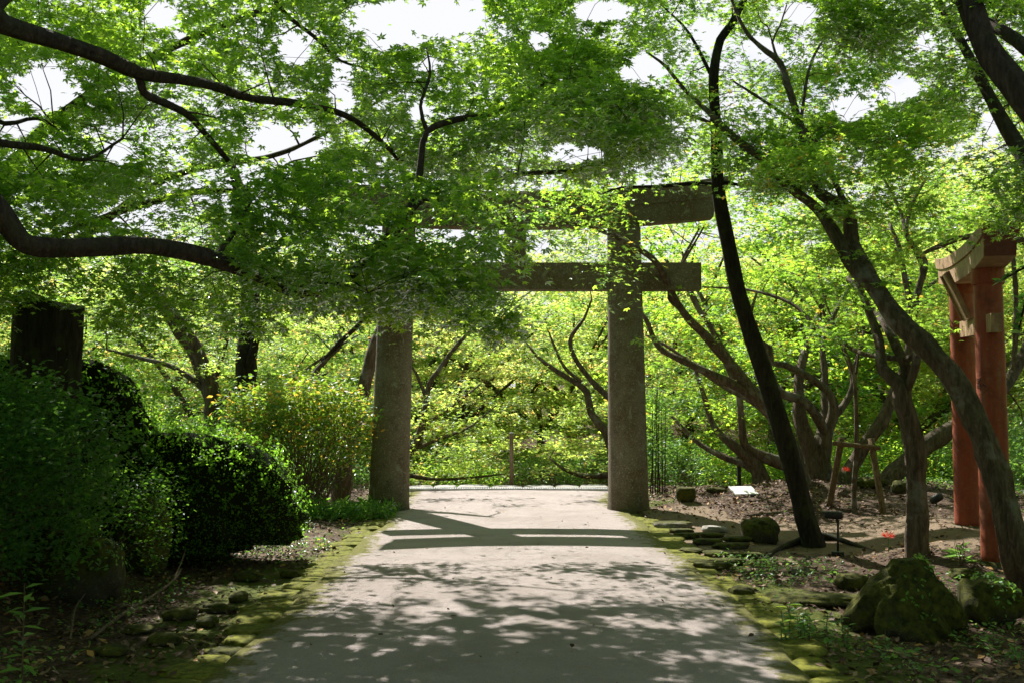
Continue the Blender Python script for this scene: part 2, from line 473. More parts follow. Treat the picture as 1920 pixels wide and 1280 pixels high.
def H(x, y):
    x = np.asarray(x, float); y = np.asarray(y, float)
    off = np.maximum(np.maximum(xL(y) - x, x - xR(y)), -0.35)     # distance off the path
    h = -0.04 + 0.0 * x
    rough = sstep(0.1, 0.8, off) * sstep(400, 30, y)
    h = h + rough * (0.16 * (fbm(x * 1.1, y * 1.1, 3) - .5) + 0.05 * (fbm(x * 4, y * 4, 8) - .5))
    h = h + 0.55 * sstep(-2.9, -5.0, x) * sstep(15.5, 12, y) * sstep(4, 6, y)
    h = h + 0.30 * np.exp(-((x - 5.2) ** 2 / 7 + (y - 16.8) ** 2 / 4))
    h = h + 0.20 * sstep(3.8, 5.4, x) * sstep(9.5, 11.8, y) * sstep(22, 14, y)
    h = h - 0.10 * sstep(2.0, 3.0, x) * sstep(11.5, 8.5, y) * sstep(2, 4, y)
    drop = sstep(20.7, 22.5, y)
    h = h - 0.55 * drop
    hill = np.maximum(y - 34, 0)
    h = h + 0.20 * hill * sstep(0, 12, hill) * (1 - .55 * sstep(40, 90, hill)) + 0.35 * drop * (fbm(x * .3, y * .3, 5) - .5) * 2
    side = np.maximum(np.abs(x) - 14, 0)
    h = h + 0.10 * side * sstep(200, 30, side)
    return np.where(off < 0.02, np.minimum(h, -0.06 - 0.55 * drop), h)

def ground(px, py, dz=0.0):
    """Point of the terrain seen at the photo pixel."""
    d = at(px, py, 1.0) - np.array([0, 0, CAM_Z])
    ys = np.linspace(3, 60, 1600)
    P = np.array([0, 0, CAM_Z]) + ys[:, None] * d[None]
    hit = np.nonzero(P[:, 2] <= H(P[:, 0], P[:, 1]))[0]
    i = hit[0] if len(hit) else -1
    p = P[i].copy(); p[2] = H(p[0], p[1]) + dz
    return p

xs = np.unique(np.concatenate([np.linspace(-400, -40, 14), np.linspace(-40, -9, 32), np.arange(-9, 10, 0.13), np.linspace(10, 40, 32), np.linspace(40, 400, 14)]))
ys = np.unique(np.concatenate([np.linspace(-60, 3, 14), np.arange(3, 23, 0.13), np.linspace(23, 60, 60), np.linspace(60, 600, 22)]))
X, Y = np.meshgrid(xs, ys)
Z = H(X, Y)
V = np.stack([X, Y, Z], -1).reshape(-1, 3)
nx, ny = len(xs), len(ys)
i = np.arange(nx - 1)[None] + (np.arange(ny - 1) * nx)[:, None]
Fq = np.stack([i, i + 1, i + nx + 1, i + nx], -1).reshape(-1, 4)
vx, vy = V[:, 0], V[:, 1]
# sandy footpath that leaves the main path on the right and runs past the red gate
def side_path(x, y):
    cy_ = 13.3 - 0.38 * (x - 2) + 0.02 * (x - 2) ** 2
    cy_ = np.where(x < 3, 13.6, cy_)
    wdt = np.where(x < 3.2, 2.2, 1.35)
    return np.where(x > 2.0, sstep(wdt + .4, wdt - .4, np.abs(y - cy_)), 0)
sand = side_path(vx, vy) * .9
sand = np.maximum(sand, .55 * np.exp(-((vx + 2.6) ** 2 / .35 + (vy - 12.0) ** 2 / 6)))
sand = np.maximum(sand, .95 * sstep(23, 26, vy) * sstep(6, 3, np.abs(vx - 3)) * sstep(46, 38, vy))
offv = np.maximum(xL(vy) - vx, vx - xR(vy))
moss = 0.55 * np.exp(-((offv - .35) / .5) ** 2) * (vy < 20) + 0.5 * fbm(vx * .8, vy * .8, 21) * (vy < 22)
moss = moss * (1 - .8 * sand)
terrain = mk('ground', V, Fq, M['terrain'], attrs={'sand': ('POINT', sand), 'moss': ('POINT', moss)}, smooth=True)
tag(terrain, kind='structure')

# main path sheet
py_ = np.concatenate([np.arange(1.0, 19.0, 0.08), [19.0]])
nu = 44
rows = []; mo = []
for y in py_:
    a, b = xL(y) + 0.22 * (fbm(y * 1.6, 3.3, 4) - .5), xR(y) - 0.22 * (fbm(y * 1.7, 7.7, 5) - .5)
    t = np.linspace(0, 1, nu)
    x = a + (b - a) * t
    d = np.minimum(x - a, b - x)
    z = 0.0 + 0.03 * (1 - (2 * t - 1) ** 2) + 0.012 * (fbm(x * 1.5, np.full(nu, y * 1.5), 6) - .5)
    z[0] = z[-1] = -0.07
    rows.append(np.stack([x, np.full(nu, y), z], -1))
    mo.append(1.15 * np.exp(-(d / 0.36) ** 1.3) * (0.55 + 0.6 * fbm(x * .6 + 3, np.full(nu, y * .45), 9)))
V = np.concatenate(rows); n = len(py_)
i = np.arange(nu - 1)[None] + (np.arange(n - 1) * nu)[:, None]
Fq = np.stack([i, i + 1, i + nu + 1, i + nu], -1).reshape(-1, 4)
path = mk('path', V, Fq, M['path'], attrs={'moss': ('POINT', np.concatenate(mo))}, smooth=True)
tag(path, kind='structure')

# ------------------------------------------------------------------ rocks
def rock_geo(c, size, seed, res=18, rough=0.25, flat=0.0, rot=0.0, detail=1.0, pw=.72):
    u = np.linspace(0, 2 * PI, res * 2, endpoint=False); v = np.linspace(0.04, PI - 0.04, res)
    U, W = np.meshgrid(u, v)
    d = np.stack([np.sin(W) * np.cos(U), np.sin(W) * np.sin(U), np.cos(W)], -1)
    e = np.sign(d) * np.abs(d) ** pw
    e = e / np.maximum(np.linalg.norm(e, axis=-1, keepdims=True), 1e-6) * (0.75 + 0.25 * np.linalg.norm(e, axis=-1, keepdims=True))
    nn = fbm(d[..., 0] * 1.6 + seed * 3.7 + 10 + d[..., 2], d[..., 1] * 1.6 + seed + 20 + .7 * d[..., 2], seed, 4) - .5
    n2 = fbm(d[..., 0] * 6 * detail + seed + d[..., 2] * 3, d[..., 1] * 6 * detail + 5 + d[..., 2] * 4, seed + 3, 3) - .5
    r = 1 + rough * 2.2 * nn + rough * .8 * n2 + rough * .5 * np.abs(fbm(d[..., 0] * 3 + seed, d[..., 2] * 3 + d[..., 1] * 2, seed + 5, 3) - .5)
    P = e * r[..., None]
    P[..., 2] = np.clip(P[..., 2], -1, 1 - flat * .5)
    P = P * np.array(size) / 2
    ca, sa = math.cos(rot), math.sin(rot)
    P = np.stack([P[..., 0] * ca - P[..., 1] * sa, P[..., 0] * sa + P[..., 1] * ca, P[..., 2]], -1) + np.array(c)
    nu_ = res * 2
    a = np.arange(nu_); b = (a + 1) % nu_
    base = (np.arange(res - 1) * nu_)[:, None]
    F = np.stack([base + a, base + nu_ + a, base + nu_ + b, base + b], -1).reshape(-1, 4)
    V = np.concatenate([P.reshape(-1, 3), [P[0].mean(0)], [P[-1].mean(0)]])
    k = res * nu_
    F3 = np.concatenate([np.stack([np.full(nu_, k), a, b], -1), np.stack([np.full(nu_, k + 1), (res - 1) * nu_ + b, (res - 1) * nu_ + a], -1)])
    return V, [F, F3]

def rock(px, py, w, h, depth, mat, label, seed, flat=0.0, rot=0.0, name='rock', group=None, cat='rock', rough=.25, sink=.15, dy=0.0, res=18, cone=0.0, lean=0.0):
    g = ground(px, py)
    c = np.array([g[0], g[1] + depth * .45 + dy, g[2] + h / 2 - h * sink])
    V, F = rock_geo(c, (w, depth, h), seed, res, rough, flat, rot)
    if cone:
        t_ = np.clip((V[:, 2] - c[2]) / h + .5, 0, 1)
        V[:, 0] = c[0] + (V[:, 0] - c[0]) * (1.12 - cone * t_) + lean * t_
        V[:, 1] = c[1] + (V[:, 1] - c[1]) * (1.12 - cone * t_)
    o = mk(name, V, F, mat, None, None, True, org=(c[0], c[1], g[2]))
    return tag(o, label, cat, group)

# ------------------------------------------------------------------ stone torii
TY = 15.7
TXL, TXR = -1.93, 1.80
tor = thing('torii_gate', (0, TY, -0.05), 'tall weathered granite torii gate standing across the path with leaves hanging over it', 'torii gate')
def pillar(xb, xt, z1):
    zs = np.linspace(-0.12, z1, 40)
    t = zs / z1
    pts = np.stack([xb + (xt - xb) * t, np.full(40, TY), zs], -1)
    r = 0.315 - 0.052 * np.clip(t, 0, 1) + 0.02 * np.exp(-zs / 0.15)
    V, F = tube_geo(pts, r, 40, True, 0.012, xb)
    return mk('pillar', V, F, M['granite'], tor, None, True)
pillar(TXL, TXL + .13, 4.46); pillar(TXR + .02, TXR - .02, 4.46)

def beam(name, prof, stations, parent, mat, yc=TY, ydir=None):
    """prof(s) -> list of (half_depth, z) cross-section corners bottom to top for station s; lofted along x."""
    Vs = []
    for s in stations:
        x, zb, zt, db, dt = prof(s)
        Vs += [[x[0], yc - db, zb], [x[0], yc + db, zb], [x[1], yc + dt, zt], [x[1], yc - dt, zt]]
    n = len(stations)
    F = []
    for k in range(n - 1):
        o = k * 4
        for a in range(4):
            b = (a + 1) % 4
            F.append([o + a, o + b, o + 4 + b, o + 4 + a])
    F.append([3, 2, 1, 0]); o = (n - 1) * 4; F.append([o, o + 1, o + 2, o + 3])
    return mk(name, np.array(Vs), np.array(F), mat, parent)
ST = np.linspace(-1, 1, 41)
def curve_up(s): return 0.26 * abs(s) ** 2.2
beam('lower_lintel', lambda s: ((3.18 * s, 3.23 * s), 4.42 + curve_up(s) * .62, 4.70 + curve_up(s) * .8, .15, .16), ST, tor, M['granite'])
beam('top_lintel', lambda s: ((3.32 * s, 3.50 * s), 4.705 + curve_up(s) * .8, 4.98 + curve_up(s) * 1.0, .185, .205), ST, tor, M['granite'])
b = MB()
b.box((0, TY, 3.645), (5.96, .27, .43))
b.build('tie_beam', M['granite'], tor)
b = MB(); b.box((0.03, TY, 4.142), (.24, .18, .56)); b.build('centre_strut', M['granite'], tor)
fr = MB(); fr.box((0.05, TY - .155, 4.19), (.34, .05, .62)); fp = fr.build('name_plaque', M['granite'], tor)
for x in (-1.88, 1.81):
    for sx in (-1, 1):
        b = MB(); b.box((x + sx * .30, TY, 3.645), (.05, .31, .30)); b.build('wedge', M['granite'], tor)

# ------------------------------------------------------------------ red torii at the right, seen along its length
P0 = np.array([5.05, 10.5]); P1 = np.array([5.49, 12.1])
ax = (P1 - P0) / np.linalg.norm(P1 - P0); pr = np.array([-ax[1], ax[0]])     # along / towards viewer's left
def G(s, o, z):  # s along the beam from the near pillar, o sideways to the left
    p = P0 + ax * s + pr * o
    return np.array([p[0], p[1], z])
rt = thing('torii_gate', G(.8, 0, 0), 'small vermilion torii gate with flaking paint, seen almost end-on behind the leaning trunk', 'torii gate')
SP = np.linalg.norm(P1 - P0)
for s, zb, zt in ((0, -.05, 3.06), (SP, .13, 3.14)):
    zs = np.linspace(zb, zt, 30)
    pts = np.stack([*(np.tile(G(s, 0, 0)[:2], (30, 1)).T), zs], -1)
    tt = (zs - zb) / (zt - zb)
    V, F = tube_geo(pts, .152 - .012 * tt + .0 * tt, 40, True, 0.006, s)
    pil = mk('pillar', V, F, M['red_paint'], rt, None, True)
    V, F = tube_geo([G(s, 0, zt - .17), G(s, 0, zt - .15), G(s, 0, zt + .0)], [.158, .163, .163], 40)
    mk('collar', V, F, M['red_paint'], pil, None, False)
    V, F = tube_geo([G(s, 0, zb - .25), G(s, 0, zb + .02), G(s, 0, zb + .055)], [.20, .20, .175], 40, True, .01)
    mk('base_stone', V, F, M['rock'], rt, None, False)
def gbeam(name, s0, s1, zf, hf, w0, w1, mat):
    Vs = []; n = 25
    for k in range(n):
        t = k / (n - 1); s = s0 + (s1 - s0) * t; u = 2 * t - 1
        z = zf(t, u); h = hf
        Vs += [G(s, -w0, z), G(s, w0, z), G(s + .05 * u, w1, z + h), G(s + .05 * u, -w1, z + h)]
    F = []
    for k in range(n - 1):
        o = 4 * k
        for a in range(4):
            b_ = (a + 1) % 4; F.append([o + b_, o + a, o + 4 + a, o + 4 + b_])
    F.append([0, 1, 2, 3]); o = 4 * (n - 1); F.append([o + 3, o + 2, o + 1, o])
    return mk(name, np.array(Vs), np.array(F), mat, rt)
zc = lambda t, u: 3.00 + .09 * t + .10 * abs(u) ** 2.4
gbeam('lower_lintel', -.64, SP + .72, zc, .20, .15, .155, M['red_top'])
gbeam('top_lintel', -.70, SP + .78, lambda t, u: zc(t, u) + .203, .135, .175, .18, M['red_top'])
gbeam('tie_beam', -.36, SP + .36, lambda t, u: 2.36 + .09 * t, .19, .055, .055, M['red_top'])
for (s0, w0, w1, za, zb) in ((-.64, .15, .155, 3.10, 3.30), (-.70, .175, .18, 3.303, 3.438)):
    Vc = np.array([G(s0 - .0, -w0 + .004, za + .004), G(s0, w0 - .004, za + .004), G(s0 - .05, w1 - .004, zb - .004), G(s0 - .05, -w1 + .004, zb - .004)])
    sh = G(-.010, 0, 0) - G(0, 0, 0)
    Vc = np.concatenate([Vc, Vc + sh]); Vc[:4] -= sh * .5
    mk('end_face', Vc, np.array([[0, 1, 2, 3], [7, 6, 5, 4], [4, 5, 1, 0], [5, 6, 2, 1], [6, 7, 3, 2], [7, 4, 0, 3]]), M['red_end'], rt)
# tilted plaque with a scalloped edge between lintel and tie beam
pm = MB()
n = 26
for side in (-1, 1):
    for k in range(n):
        t = k / n
        z = 2.60 + .52 * t; o = .10 + .22 * t
        c = G(SP * .5 + side * .17, o, z)
        r = .022
        V, F = tube_geo([c - np.array([0, 0, .011]), c + np.array([0, 0, .011])], [r, r], 6)
        pm.add(V, F)
A = [G(SP * .5 - .17, .09, 2.58), G(SP * .5 + .17, .09, 2.58), G(SP * .5 + .17, .31, 3.12), G(SP * .5 - .17, .31, 3.12)]
nrm = np.cross(A[1] - A[0], A[3] - A[0]); nrm /= np.linalg.norm(nrm)
V = np.array(A + [a + nrm * .035 for a in A])
pm.add(V, np.array([[3, 2, 1, 0], [4, 5, 6, 7], [0, 1, 5, 4], [1, 2, 6, 5], [2, 3, 7, 6], [3, 0, 4, 7]]))
pm.build('name_plaque', M['red_top'], rt)
# painted characters wrapped round the pillars
def wrap_text(txt, s, z0, size, ang, rad):
    cu = bpy.data.curves.new('txt', 'FONT'); cu.body = txt; cu.size = size; cu.align_x = 'CENTER'
    to = bpy.data.objects.new('txt', cu); COL.objects.link(to)
    dg = bpy.context.evaluated_depsgraph_get(); dg.update()
    me = bpy.data.meshes.new_from_object(to.evaluated_get(dg))
    bpy.data.objects.remove(to)
    cc = G(s, 0, 0)
    co = np.empty(len(me.vertices) * 3); me.vertices.foreach_get('co', co); co = co.reshape(-1, 3)
    # subdivide not needed: glyph strokes are short
    th = ang + co[:, 0] / rad
    W = np.stack([cc[0] + np.cos(th) * rad, cc[1] + np.sin(th) * rad, z0 + co[:, 1]], -1)
    me.vertices.foreach_set('co', (W - ORG[rt.name]).astype(np.float32).ravel())
    me.update(); me.materials.clear(); me.materials.append(M['black_paint'])
    o = bpy.data.objects.new('painted_character', me); COL.objects.link(o); o.parent = rt; ORG[o.name] = ORG[rt.name]
face = math.atan2(pr[1], pr[0])
wrap_text('奉', 0, 1.78, .15, face + .62, .1475)
wrap_text('奉', SP, 1.90, .15, face + .62, .1475)

# ------------------------------------------------------------------ leaf templates
def lobes(angles, lens, w, cup):
    V = []; F = []
    for a, l in zip(angles, lens):
        n = len(V)
        ca, sa = math.cos(a), math.sin(a)
        V += [[0, 0, 0], [ca * l * .45 - sa * w, sa * l * .45 + ca * w, .02], [ca * l, sa * l, -cup * l], [ca * l * .45 + sa * w, sa * l * .45 - ca * w, .02]]
        F.append([n, n + 3, n + 2, n + 1])
    return np.array(V, float), np.array(F)
MAPLE = lobes([0, .85, -.85, 1.75, -1.75], [1, .9, .9, .62, .62], .17, .18)
MAPLE3 = lobes([0, .95, -.95], [1, .85, .85], .24, .15)
RHOMB = (np.array([[-.8, 0, 0], [0, .48, .1], [1, 0, -.08], [0, -.48, .1]]), np.array([[0, 3, 2, 1]]))
OVAL = (np.array([[0, 0, 0], [.35, .27, .05], [.7, .22, .03], [1.05, 0, -.08], [.7, -.22, .03], [.35, -.27, .05]]), np.array([[0, 5, 4, 3], [0, 3, 2, 1]]))
LANCE = (np.array([[0, 0, 0], [.45, .15, .05], [1.1, 0, -.15], [.45, -.15, .05]]), np.array([[0, 3, 2, 1]]))

def leaf_mesh(P, N, D, size, tmpl):
    """P positions, N normals, D rough directions, size per leaf."""
    N = N / (np.linalg.norm(N, axis=1)[:, None] + 1e-9)
    T = D - N * np.sum(D * N, 1)[:, None]; T /= np.linalg.norm(T, axis=1)[:, None] + 1e-9
    B = np.cross(N, T)
    tv, tf = tmpl
    S = np.asarray(size)[:, None, None]
    V = P[:, None] + S * (T[:, None] * tv[None, :, 0:1] + B[:, None] * tv[None, :, 1:2] + N[:, None] * tv[None, :, 2:3])
    k = len(tv)
    F = (np.arange(len(P)) * k)[:, None, None] + tf[None]
    return V.reshape(-1, 3), F.reshape(-1, tf.shape[1])

# sky gaps in the canopy and the sun's window on the path: both thin out leaves where they stand
GAPS = [(92, 625, 78, 66), (745, 45, 95, 48), (860, 25, 60, 30), (545, 268, 72, 36), (1212, 128, 46, 36), (1430, 92, 40, 20), (90, 165, 62, 50), (1590, 205, 34, 26), (1690, 165, 38, 28),
        (1090, 288, 60, 20), (225, 285, 28, 26), (40, 235, 40, 22), (1325, 60, 34, 26), (1130, 20, 60, 22), (640, 160, 26, 60), (300, 25, 30, 22), (1500, 25, 35, 22), (560, 90, 30, 30),
        (1735, 75, 18, 18), (790, 215, 24, 18), (1340, 335, 30, 12), (1010, 75, 25, 18), (1860, 230, 25, 25), (800, 120, 30, 16)]
def gap_keep(P, rng, strength=.97):
    px, py = to_px(P)
    k = np.ones(len(P))
    wob = 0.5 * (noise2(px / 28, py / 28, 5) - .5) + .35 * (noise2(px / 11, py / 11, 6) - .5)
    for gx, gy, rx, ry in GAPS:
        d = ((px - gx) / rx) ** 2 + ((py - gy) / ry) ** 2
        k = np.minimum(k, 1 - strength * sstep(1.25, .8, np.sqrt(d) + wob))
    return rng.random(len(P)) < k

def lit_ground(qx, qy):
    """True where the sun should reach the ground."""
    xl, xr = xL(qy), xR(qy)
    n1 = fbm(qx * 1.7 + 3, qy * 1.3, 31, 3); n2 = fbm(qx * 7.0, qy * 6.5, 41, 2)
    n = .42 * n1 + .58 * n2
    on = (qx > xl - .9) & (qx < xr + .6)
    thr = np.full(qx.shape, .618)
    thr = np.where(qy > 10.15 + .7 * (n1 - .5), .20, thr)
    thr = np.where((qy > 14.3) & (qy < 17.3), .49, thr)
    thr = np.where(qy >= 17.3, .30, thr)
    thr = np.where(on, thr, np.where(qx > xr, .565, .60))
    thr = np.where((qx < -3.0) & (qy < 13), .60, thr)
    l = sstep(thr - .035, thr + .045, n)
    return np.maximum(l, .85 * sstep(.62, .70, fbm(qx * 12, qy * 10, 47, 2)) * on)
def sun_keep(P, rng, amt=.985):
    z = P[:, 2] + 0.03
    qx = P[:, 0] - z * SUN[0] / SUN[2]; qy = P[:, 1] - z * SUN[1] / SUN[2]
    lit = lit_ground(qx, qy) * ((qy < 19.6) & (qy > 3) & (np.abs(qx) < 9))
    return rng.random(len(P)) > amt * lit

def clump_keep(P, rng, f=1.35, lo=.395, hi=.475):
    n = (fbm(P[:, 0] * f, P[:, 1] * f, 81, 2) + fbm(P[:, 1] * f + 5, P[:, 2] * f * 1.6, 82, 2) + fbm(P[:, 0] * f + 9, P[:, 2] * f * 1.6, 83, 2)) / 3
    return rng.random(len(P)) < .05 + .95 * sstep(lo, hi, n)

def sprays_leaves(C, n_per, R, size, rng, tilt=.35, droop=.18, thick=.05, tmpl=MAPLE, mask=True, dir0=None):
    C = np.asarray(C, float); m = len(C)
    n_ = rng.poisson(n_per, m) if np.isscalar(n_per) else n_per
    idx = np.repeat(np.arange(m), n_)
    Rk = R * (0.65 + 0.7 * rng.random(m))
    ph = rng.random(m) * 2 * PI; fq = rng.integers(2, 5, m)
    tx = rng.normal(0, .16, (m, 2))
    a = rng.random(len(idx)) * 2 * PI
    rr = np.sqrt(rng.random(len(idx))) * Rk[idx] * (.72 + .38 * np.sin(fq[idx] * a + ph[idx]))
    x, y = rr * np.cos(a), rr * np.sin(a)
    z = tx[idx, 0] * x + tx[idx, 1] * y - droop * (rr / R) ** 2 * R + rng.normal(0, thick, len(idx))
    P = C[idx] + np.stack([x, y, z], -1)
    if mask:
        k = gap_keep(P, rng) & sun_keep(P, rng) & clump_keep(P, rng)
        P, idx, a, x, y = P[k], idx[k], a[k], x[k], y[k]
    Nn = np.stack([tx[idx, 0] * -1 + rng.normal(0, tilt, len(P)), tx[idx, 1] * -1 + rng.normal(0, tilt, len(P)), np.ones(len(P))], -1)
    D = np.stack([np.cos(a), np.sin(a), np.full(len(P), -.25)], -1) + rng.normal(0, .5, (len(P), 3))
    s = size * (.5 + .85 * rng.random(len(P)))
    V, F = leaf_mesh(P, Nn, D, s, tmpl)
    rnd = np.repeat(np.clip(.5 * rng.random(len(P)) + .5 * rng.random(m)[idx], 0, 1), len(tmpl[1]))
    return V, F, rnd, len(P)

def connect(limbs, C, rng, rmax=.03, jit=.08, kinks=3, sides=5, rscale=1.0, zbias=.25):
    """Grow a branch from the nearest woody node to every spray centre; returns tubes [(pts, rad, sides)]."""
    nodes = np.concatenate([l[:, :3] for l in limbs]); rads = np.concatenate([l[:, 3] for l in limbs])
    nd = np.zeros(len(nodes), int)
    C = np.asarray(C)
    d0 = np.min(np.linalg.norm(C[:, None] - nodes[None, ::3], axis=2), axis=1)
    out = []
    for ci in np.argsort(d0):
        c = C[ci]
        v = c - nodes
        d = np.linalg.norm(v, axis=1) + zbias * np.maximum(nodes[:, 2] - c[2], 0) + .12 * nd
        i = int(np.argmin(d)); Ln = float(np.linalg.norm(c - nodes[i]))
        if Ln < .05: continue
        k = max(3, int(Ln / .22) + 2)
        t = np.linspace(0, 1, k)[:, None]
        p = nodes[i] * (1 - t) + c * t
        off = rng.normal(0, jit, (k, 3)) * Ln * .6
        off[0] = off[-1] = 0
        bow = np.array([rng.normal(0, .08), rng.normal(0, .08), .10]) * Ln
        p = p + off * np.sin(t * PI) + bow * np.sin(t * PI)
        r0 = min(rads[i] * .72, .0035 * rscale + .011 * Ln * rscale, rmax); r0 = max(r0, .003 * rscale)
        r = r0 + (.0022 * rscale - r0) * t[:, 0] ** .8
        out.append((p, r, sides))
        nodes = np.concatenate([nodes, p[1:]]); rads = np.concatenate([rads, r[1:]]); nd = np.concatenate([nd, np.full(k - 1, nd[i] + 1)])
    return out

def limb(pts, Y=None):
    """Control points (px, py, Y, radius_m) -> resampled world polyline with radius column."""
    P = np.array([[*at(p[0], p[1], p[2]), p[3]] for p in pts])
    return smooth_path(P, .10)

def in_poly(px, py, poly):
    c = np.zeros(len(px), bool)
    n = len(poly)
    for i in range(n):
        x1, y1 = poly[i]; x2, y2 = poly[(i + 1) % n]
        k = ((y1 > py) != (y2 > py)) & (px < (x2 - x1) * (py - y1) / (y2 - y1 + 1e-9) + x1)
        c ^= k
    return c

def px_sprays(poly, n, Y0, Y1, rng, zmin=None):
    xs_ = [p[0] for p in poly]; ys_ = [p[1] for p in poly]
    out = []
    while len(out) < n:
        px = rng.uniform(min(xs_), max(xs_), n * 2); py = rng.uniform(min(ys_), max(ys_), n * 2)
        k = in_poly(px, py, poly)
        out += list(zip(px[k], py[k]))
    out = np.array(out[:n])
    Yv = rng.uniform(Y0, Y1, n)
    P = at(out[:, 0], out[:, 1], Yv)
    if zmin is not None: P = P[P[:, 2] > zmin + H(P[:, 0], P[:, 1])]
    # keep spray centres out of the sky gaps
    return P[gap_keep(P, rng, 1.0)]

def build_tree(name, label, limbs, C, leaf, wood, rng, n_per=110, R=.42, size=.045, tmpl=MAPLE, group=None, rough=.16, tilt=.35,
               droop=.18, thick=.05, mask=True, rscale=1.0, extra=None, cat='tree', main_sides=22, zbias=.25):
    base = limbs[0][0][:3]
    t = thing(name, (base[0], base[1], float(H(base[0], base[1]))), label, cat, group)
    mb = MB()
    for i, l in enumerate(limbs):
        p = l[:, :3].copy()
        mb.tube(p, l[:, 3], main_sides if l[:, 3].max() > .05 else 7, True, rough, seed=i + len(name))
    for p, r, s in connect(limbs, C, rng, sides=5, rscale=rscale, zbias=zbias): mb.tube(p, r, s, False)
    mb.build('trunk', wood, t, True)
    Cs = C if extra is None else np.concatenate([C, extra])
    V, F, rnd, n = sprays_leaves(Cs, n_per, R, size, rng, tilt, droop, thick, tmpl, mask)
    mk('crown', V, F, leaf, t, {'rnd': ('FACE', rnd)})
    return t, n

total = 0
# ------------------------------------------------------------------ tree A: near maple leaning in from the left
rA = np.random.default_rng(101)
rootA = [-4.9, 5.6, 0]
def wl(pts): return smooth_path(np.array(pts, float), .10)
a0 = at(-60, 380, 5.9); a1 = at(-60, 10, 5.8)
limbsA = [
    wl([[-4.9, 5.6, -.15, .26], [-4.75, 5.65, .7, .22], [-4.35, 5.7, 1.6, .19], [-3.9, 5.8, 2.35, .15], [*a0, .105], [*at(5, 402, 6.0), .078], [*at(35, 448, 6.05), .070], [*at(75, 465, 6.1), .064], [*at(180, 464, 6.3), .060], [*at(285, 462, 6.5), .058],
        [*at(400, 487, 6.8), .052], [*at(500, 524, 7.1), .048], [*at(570, 550, 7.3), .044], [*at(650, 520, 7.6), .040], [*at(735, 440, 7.9), .038], [*at(778, 375, 8.1), .034],
        [*at(790, 300, 8.2), .030], [*at(800, 248, 8.3), .028], [*at(858, 224, 8.5), .026], [*at(925, 215, 8.8), .022], [*at(990, 180, 9.1), .016], [*at(1060, 120, 9.6), .010]]),
    wl([[-4.35, 5.7, 1.55, .15], [-4.1, 5.6, 2.5, .12], [-3.7, 5.7, 3.4, .10], [*a1, .075], [*at(5, 48, 6.0), .062], [*at(90, 72, 6.2), .056], [*at(190, 105, 6.5), .050], [*at(262, 138, 6.8), .045], [*at(330, 148, 7.0), .038], [*at(400, 162, 7.3), .034], [*at(470, 185, 7.6), .030],
        [*at(560, 195, 8.0), .028], [*at(650, 218, 8.3), .024], [*at(715, 265, 8.6), .020], [*at(745, 300, 8.8), .016]]),
    limb([(258, 135, 6.8, .034), (266, 165, 6.85, .030), (280, 182, 6.9, .028), (345, 210, 7.1, .025), (380, 245, 7.3, .022), (428, 302, 7.5, .018)]),
    limb([(735, 440, 7.9, .030), (770, 395, 8.0, .028), (805, 370, 8.1, .026), (900, 348, 8.4, .024), (970, 328, 8.6, .022), (1060, 322, 8.9, .018), (1130, 314, 9.2, .014), (1180, 290, 9.5, .009)]),
    limb([(800, 245, 8.3, .018), (788, 200, 8.4, .014), (806, 140, 8.6, .011), (800, 90, 8.8, .007)]),
    limb([(400, 487, 6.8, .022), (425, 455, 7.0, .018), (450, 420, 7.2, .012), (470, 380, 7.5, .008)]),
    limb([(-60, 250, 6.2, .045), (0, 268, 6.5, .030), (80, 278, 6.9, .022), (160, 300, 7.3, .015), (230, 260, 7.7, .010)]),
    limb([(-50, 200, 7.0, .03), (10, 232, 7.3, .018), (70, 222, 7.6, .014), (110, 245, 8.0, .008)]),
    limb([(480, -60, 8.5, .03), (530, 20, 8.8, .022), (590, 70, 9.1, .018), (640, 115, 9.4, .013), (700, 130, 9.7, .008)]),
    limb([(880, -60, 9.5, .03), (930, 10, 10.0, .018), (985, 70, 10.5, .010)]),
]
# feeders for the small twigs that come down from above the frame join the upper limb outside the picture
limbsA.append(wl([[*at(-20, 20, 5.9), .05], [*at(150, -120, 7.0), .04], [*at(320, -140, 7.8), .036], [*at(480, -60, 8.5), .030]]))
limbsA.append(wl([[*at(320, -140, 7.8), .036], [*at(600, -190, 8.8), .034], [*at(880, -60, 9.5), .030]]))
CA = np.concatenate([
    px_sprays([(-450, -450), (700, -450), (690, 40), (640, 250), (480, 300), (300, 330), (-450, 560)], 620, 6.6, 12.5, rA),
    px_sprays([(-350, 280), (300, 320), (520, 300), (640, 330), (640, 560), (480, 600), (300, 590), (120, 560), (-350, 560)], 260, 7.0, 10.5, rA, 1.4),
    px_sprays([(560, 150), (720, 85), (870, 60), (1010, 110), (1170, 160), (1260, 250), (1200, 320), (1000, 330), (800, 330), (620, 300)], 300, 8.2, 12, rA),
    px_sprays([(640, -420), (1250, -420), (1200, 40), (1000, 60), (920, -40), (640, -60)], 110, 8.0, 11.5, rA),
    px_sprays([(900, 60), (1150, 60), (1250, 210), (1230, 300), (1050, 250)], 60, 8.6, 10.5, rA),
])
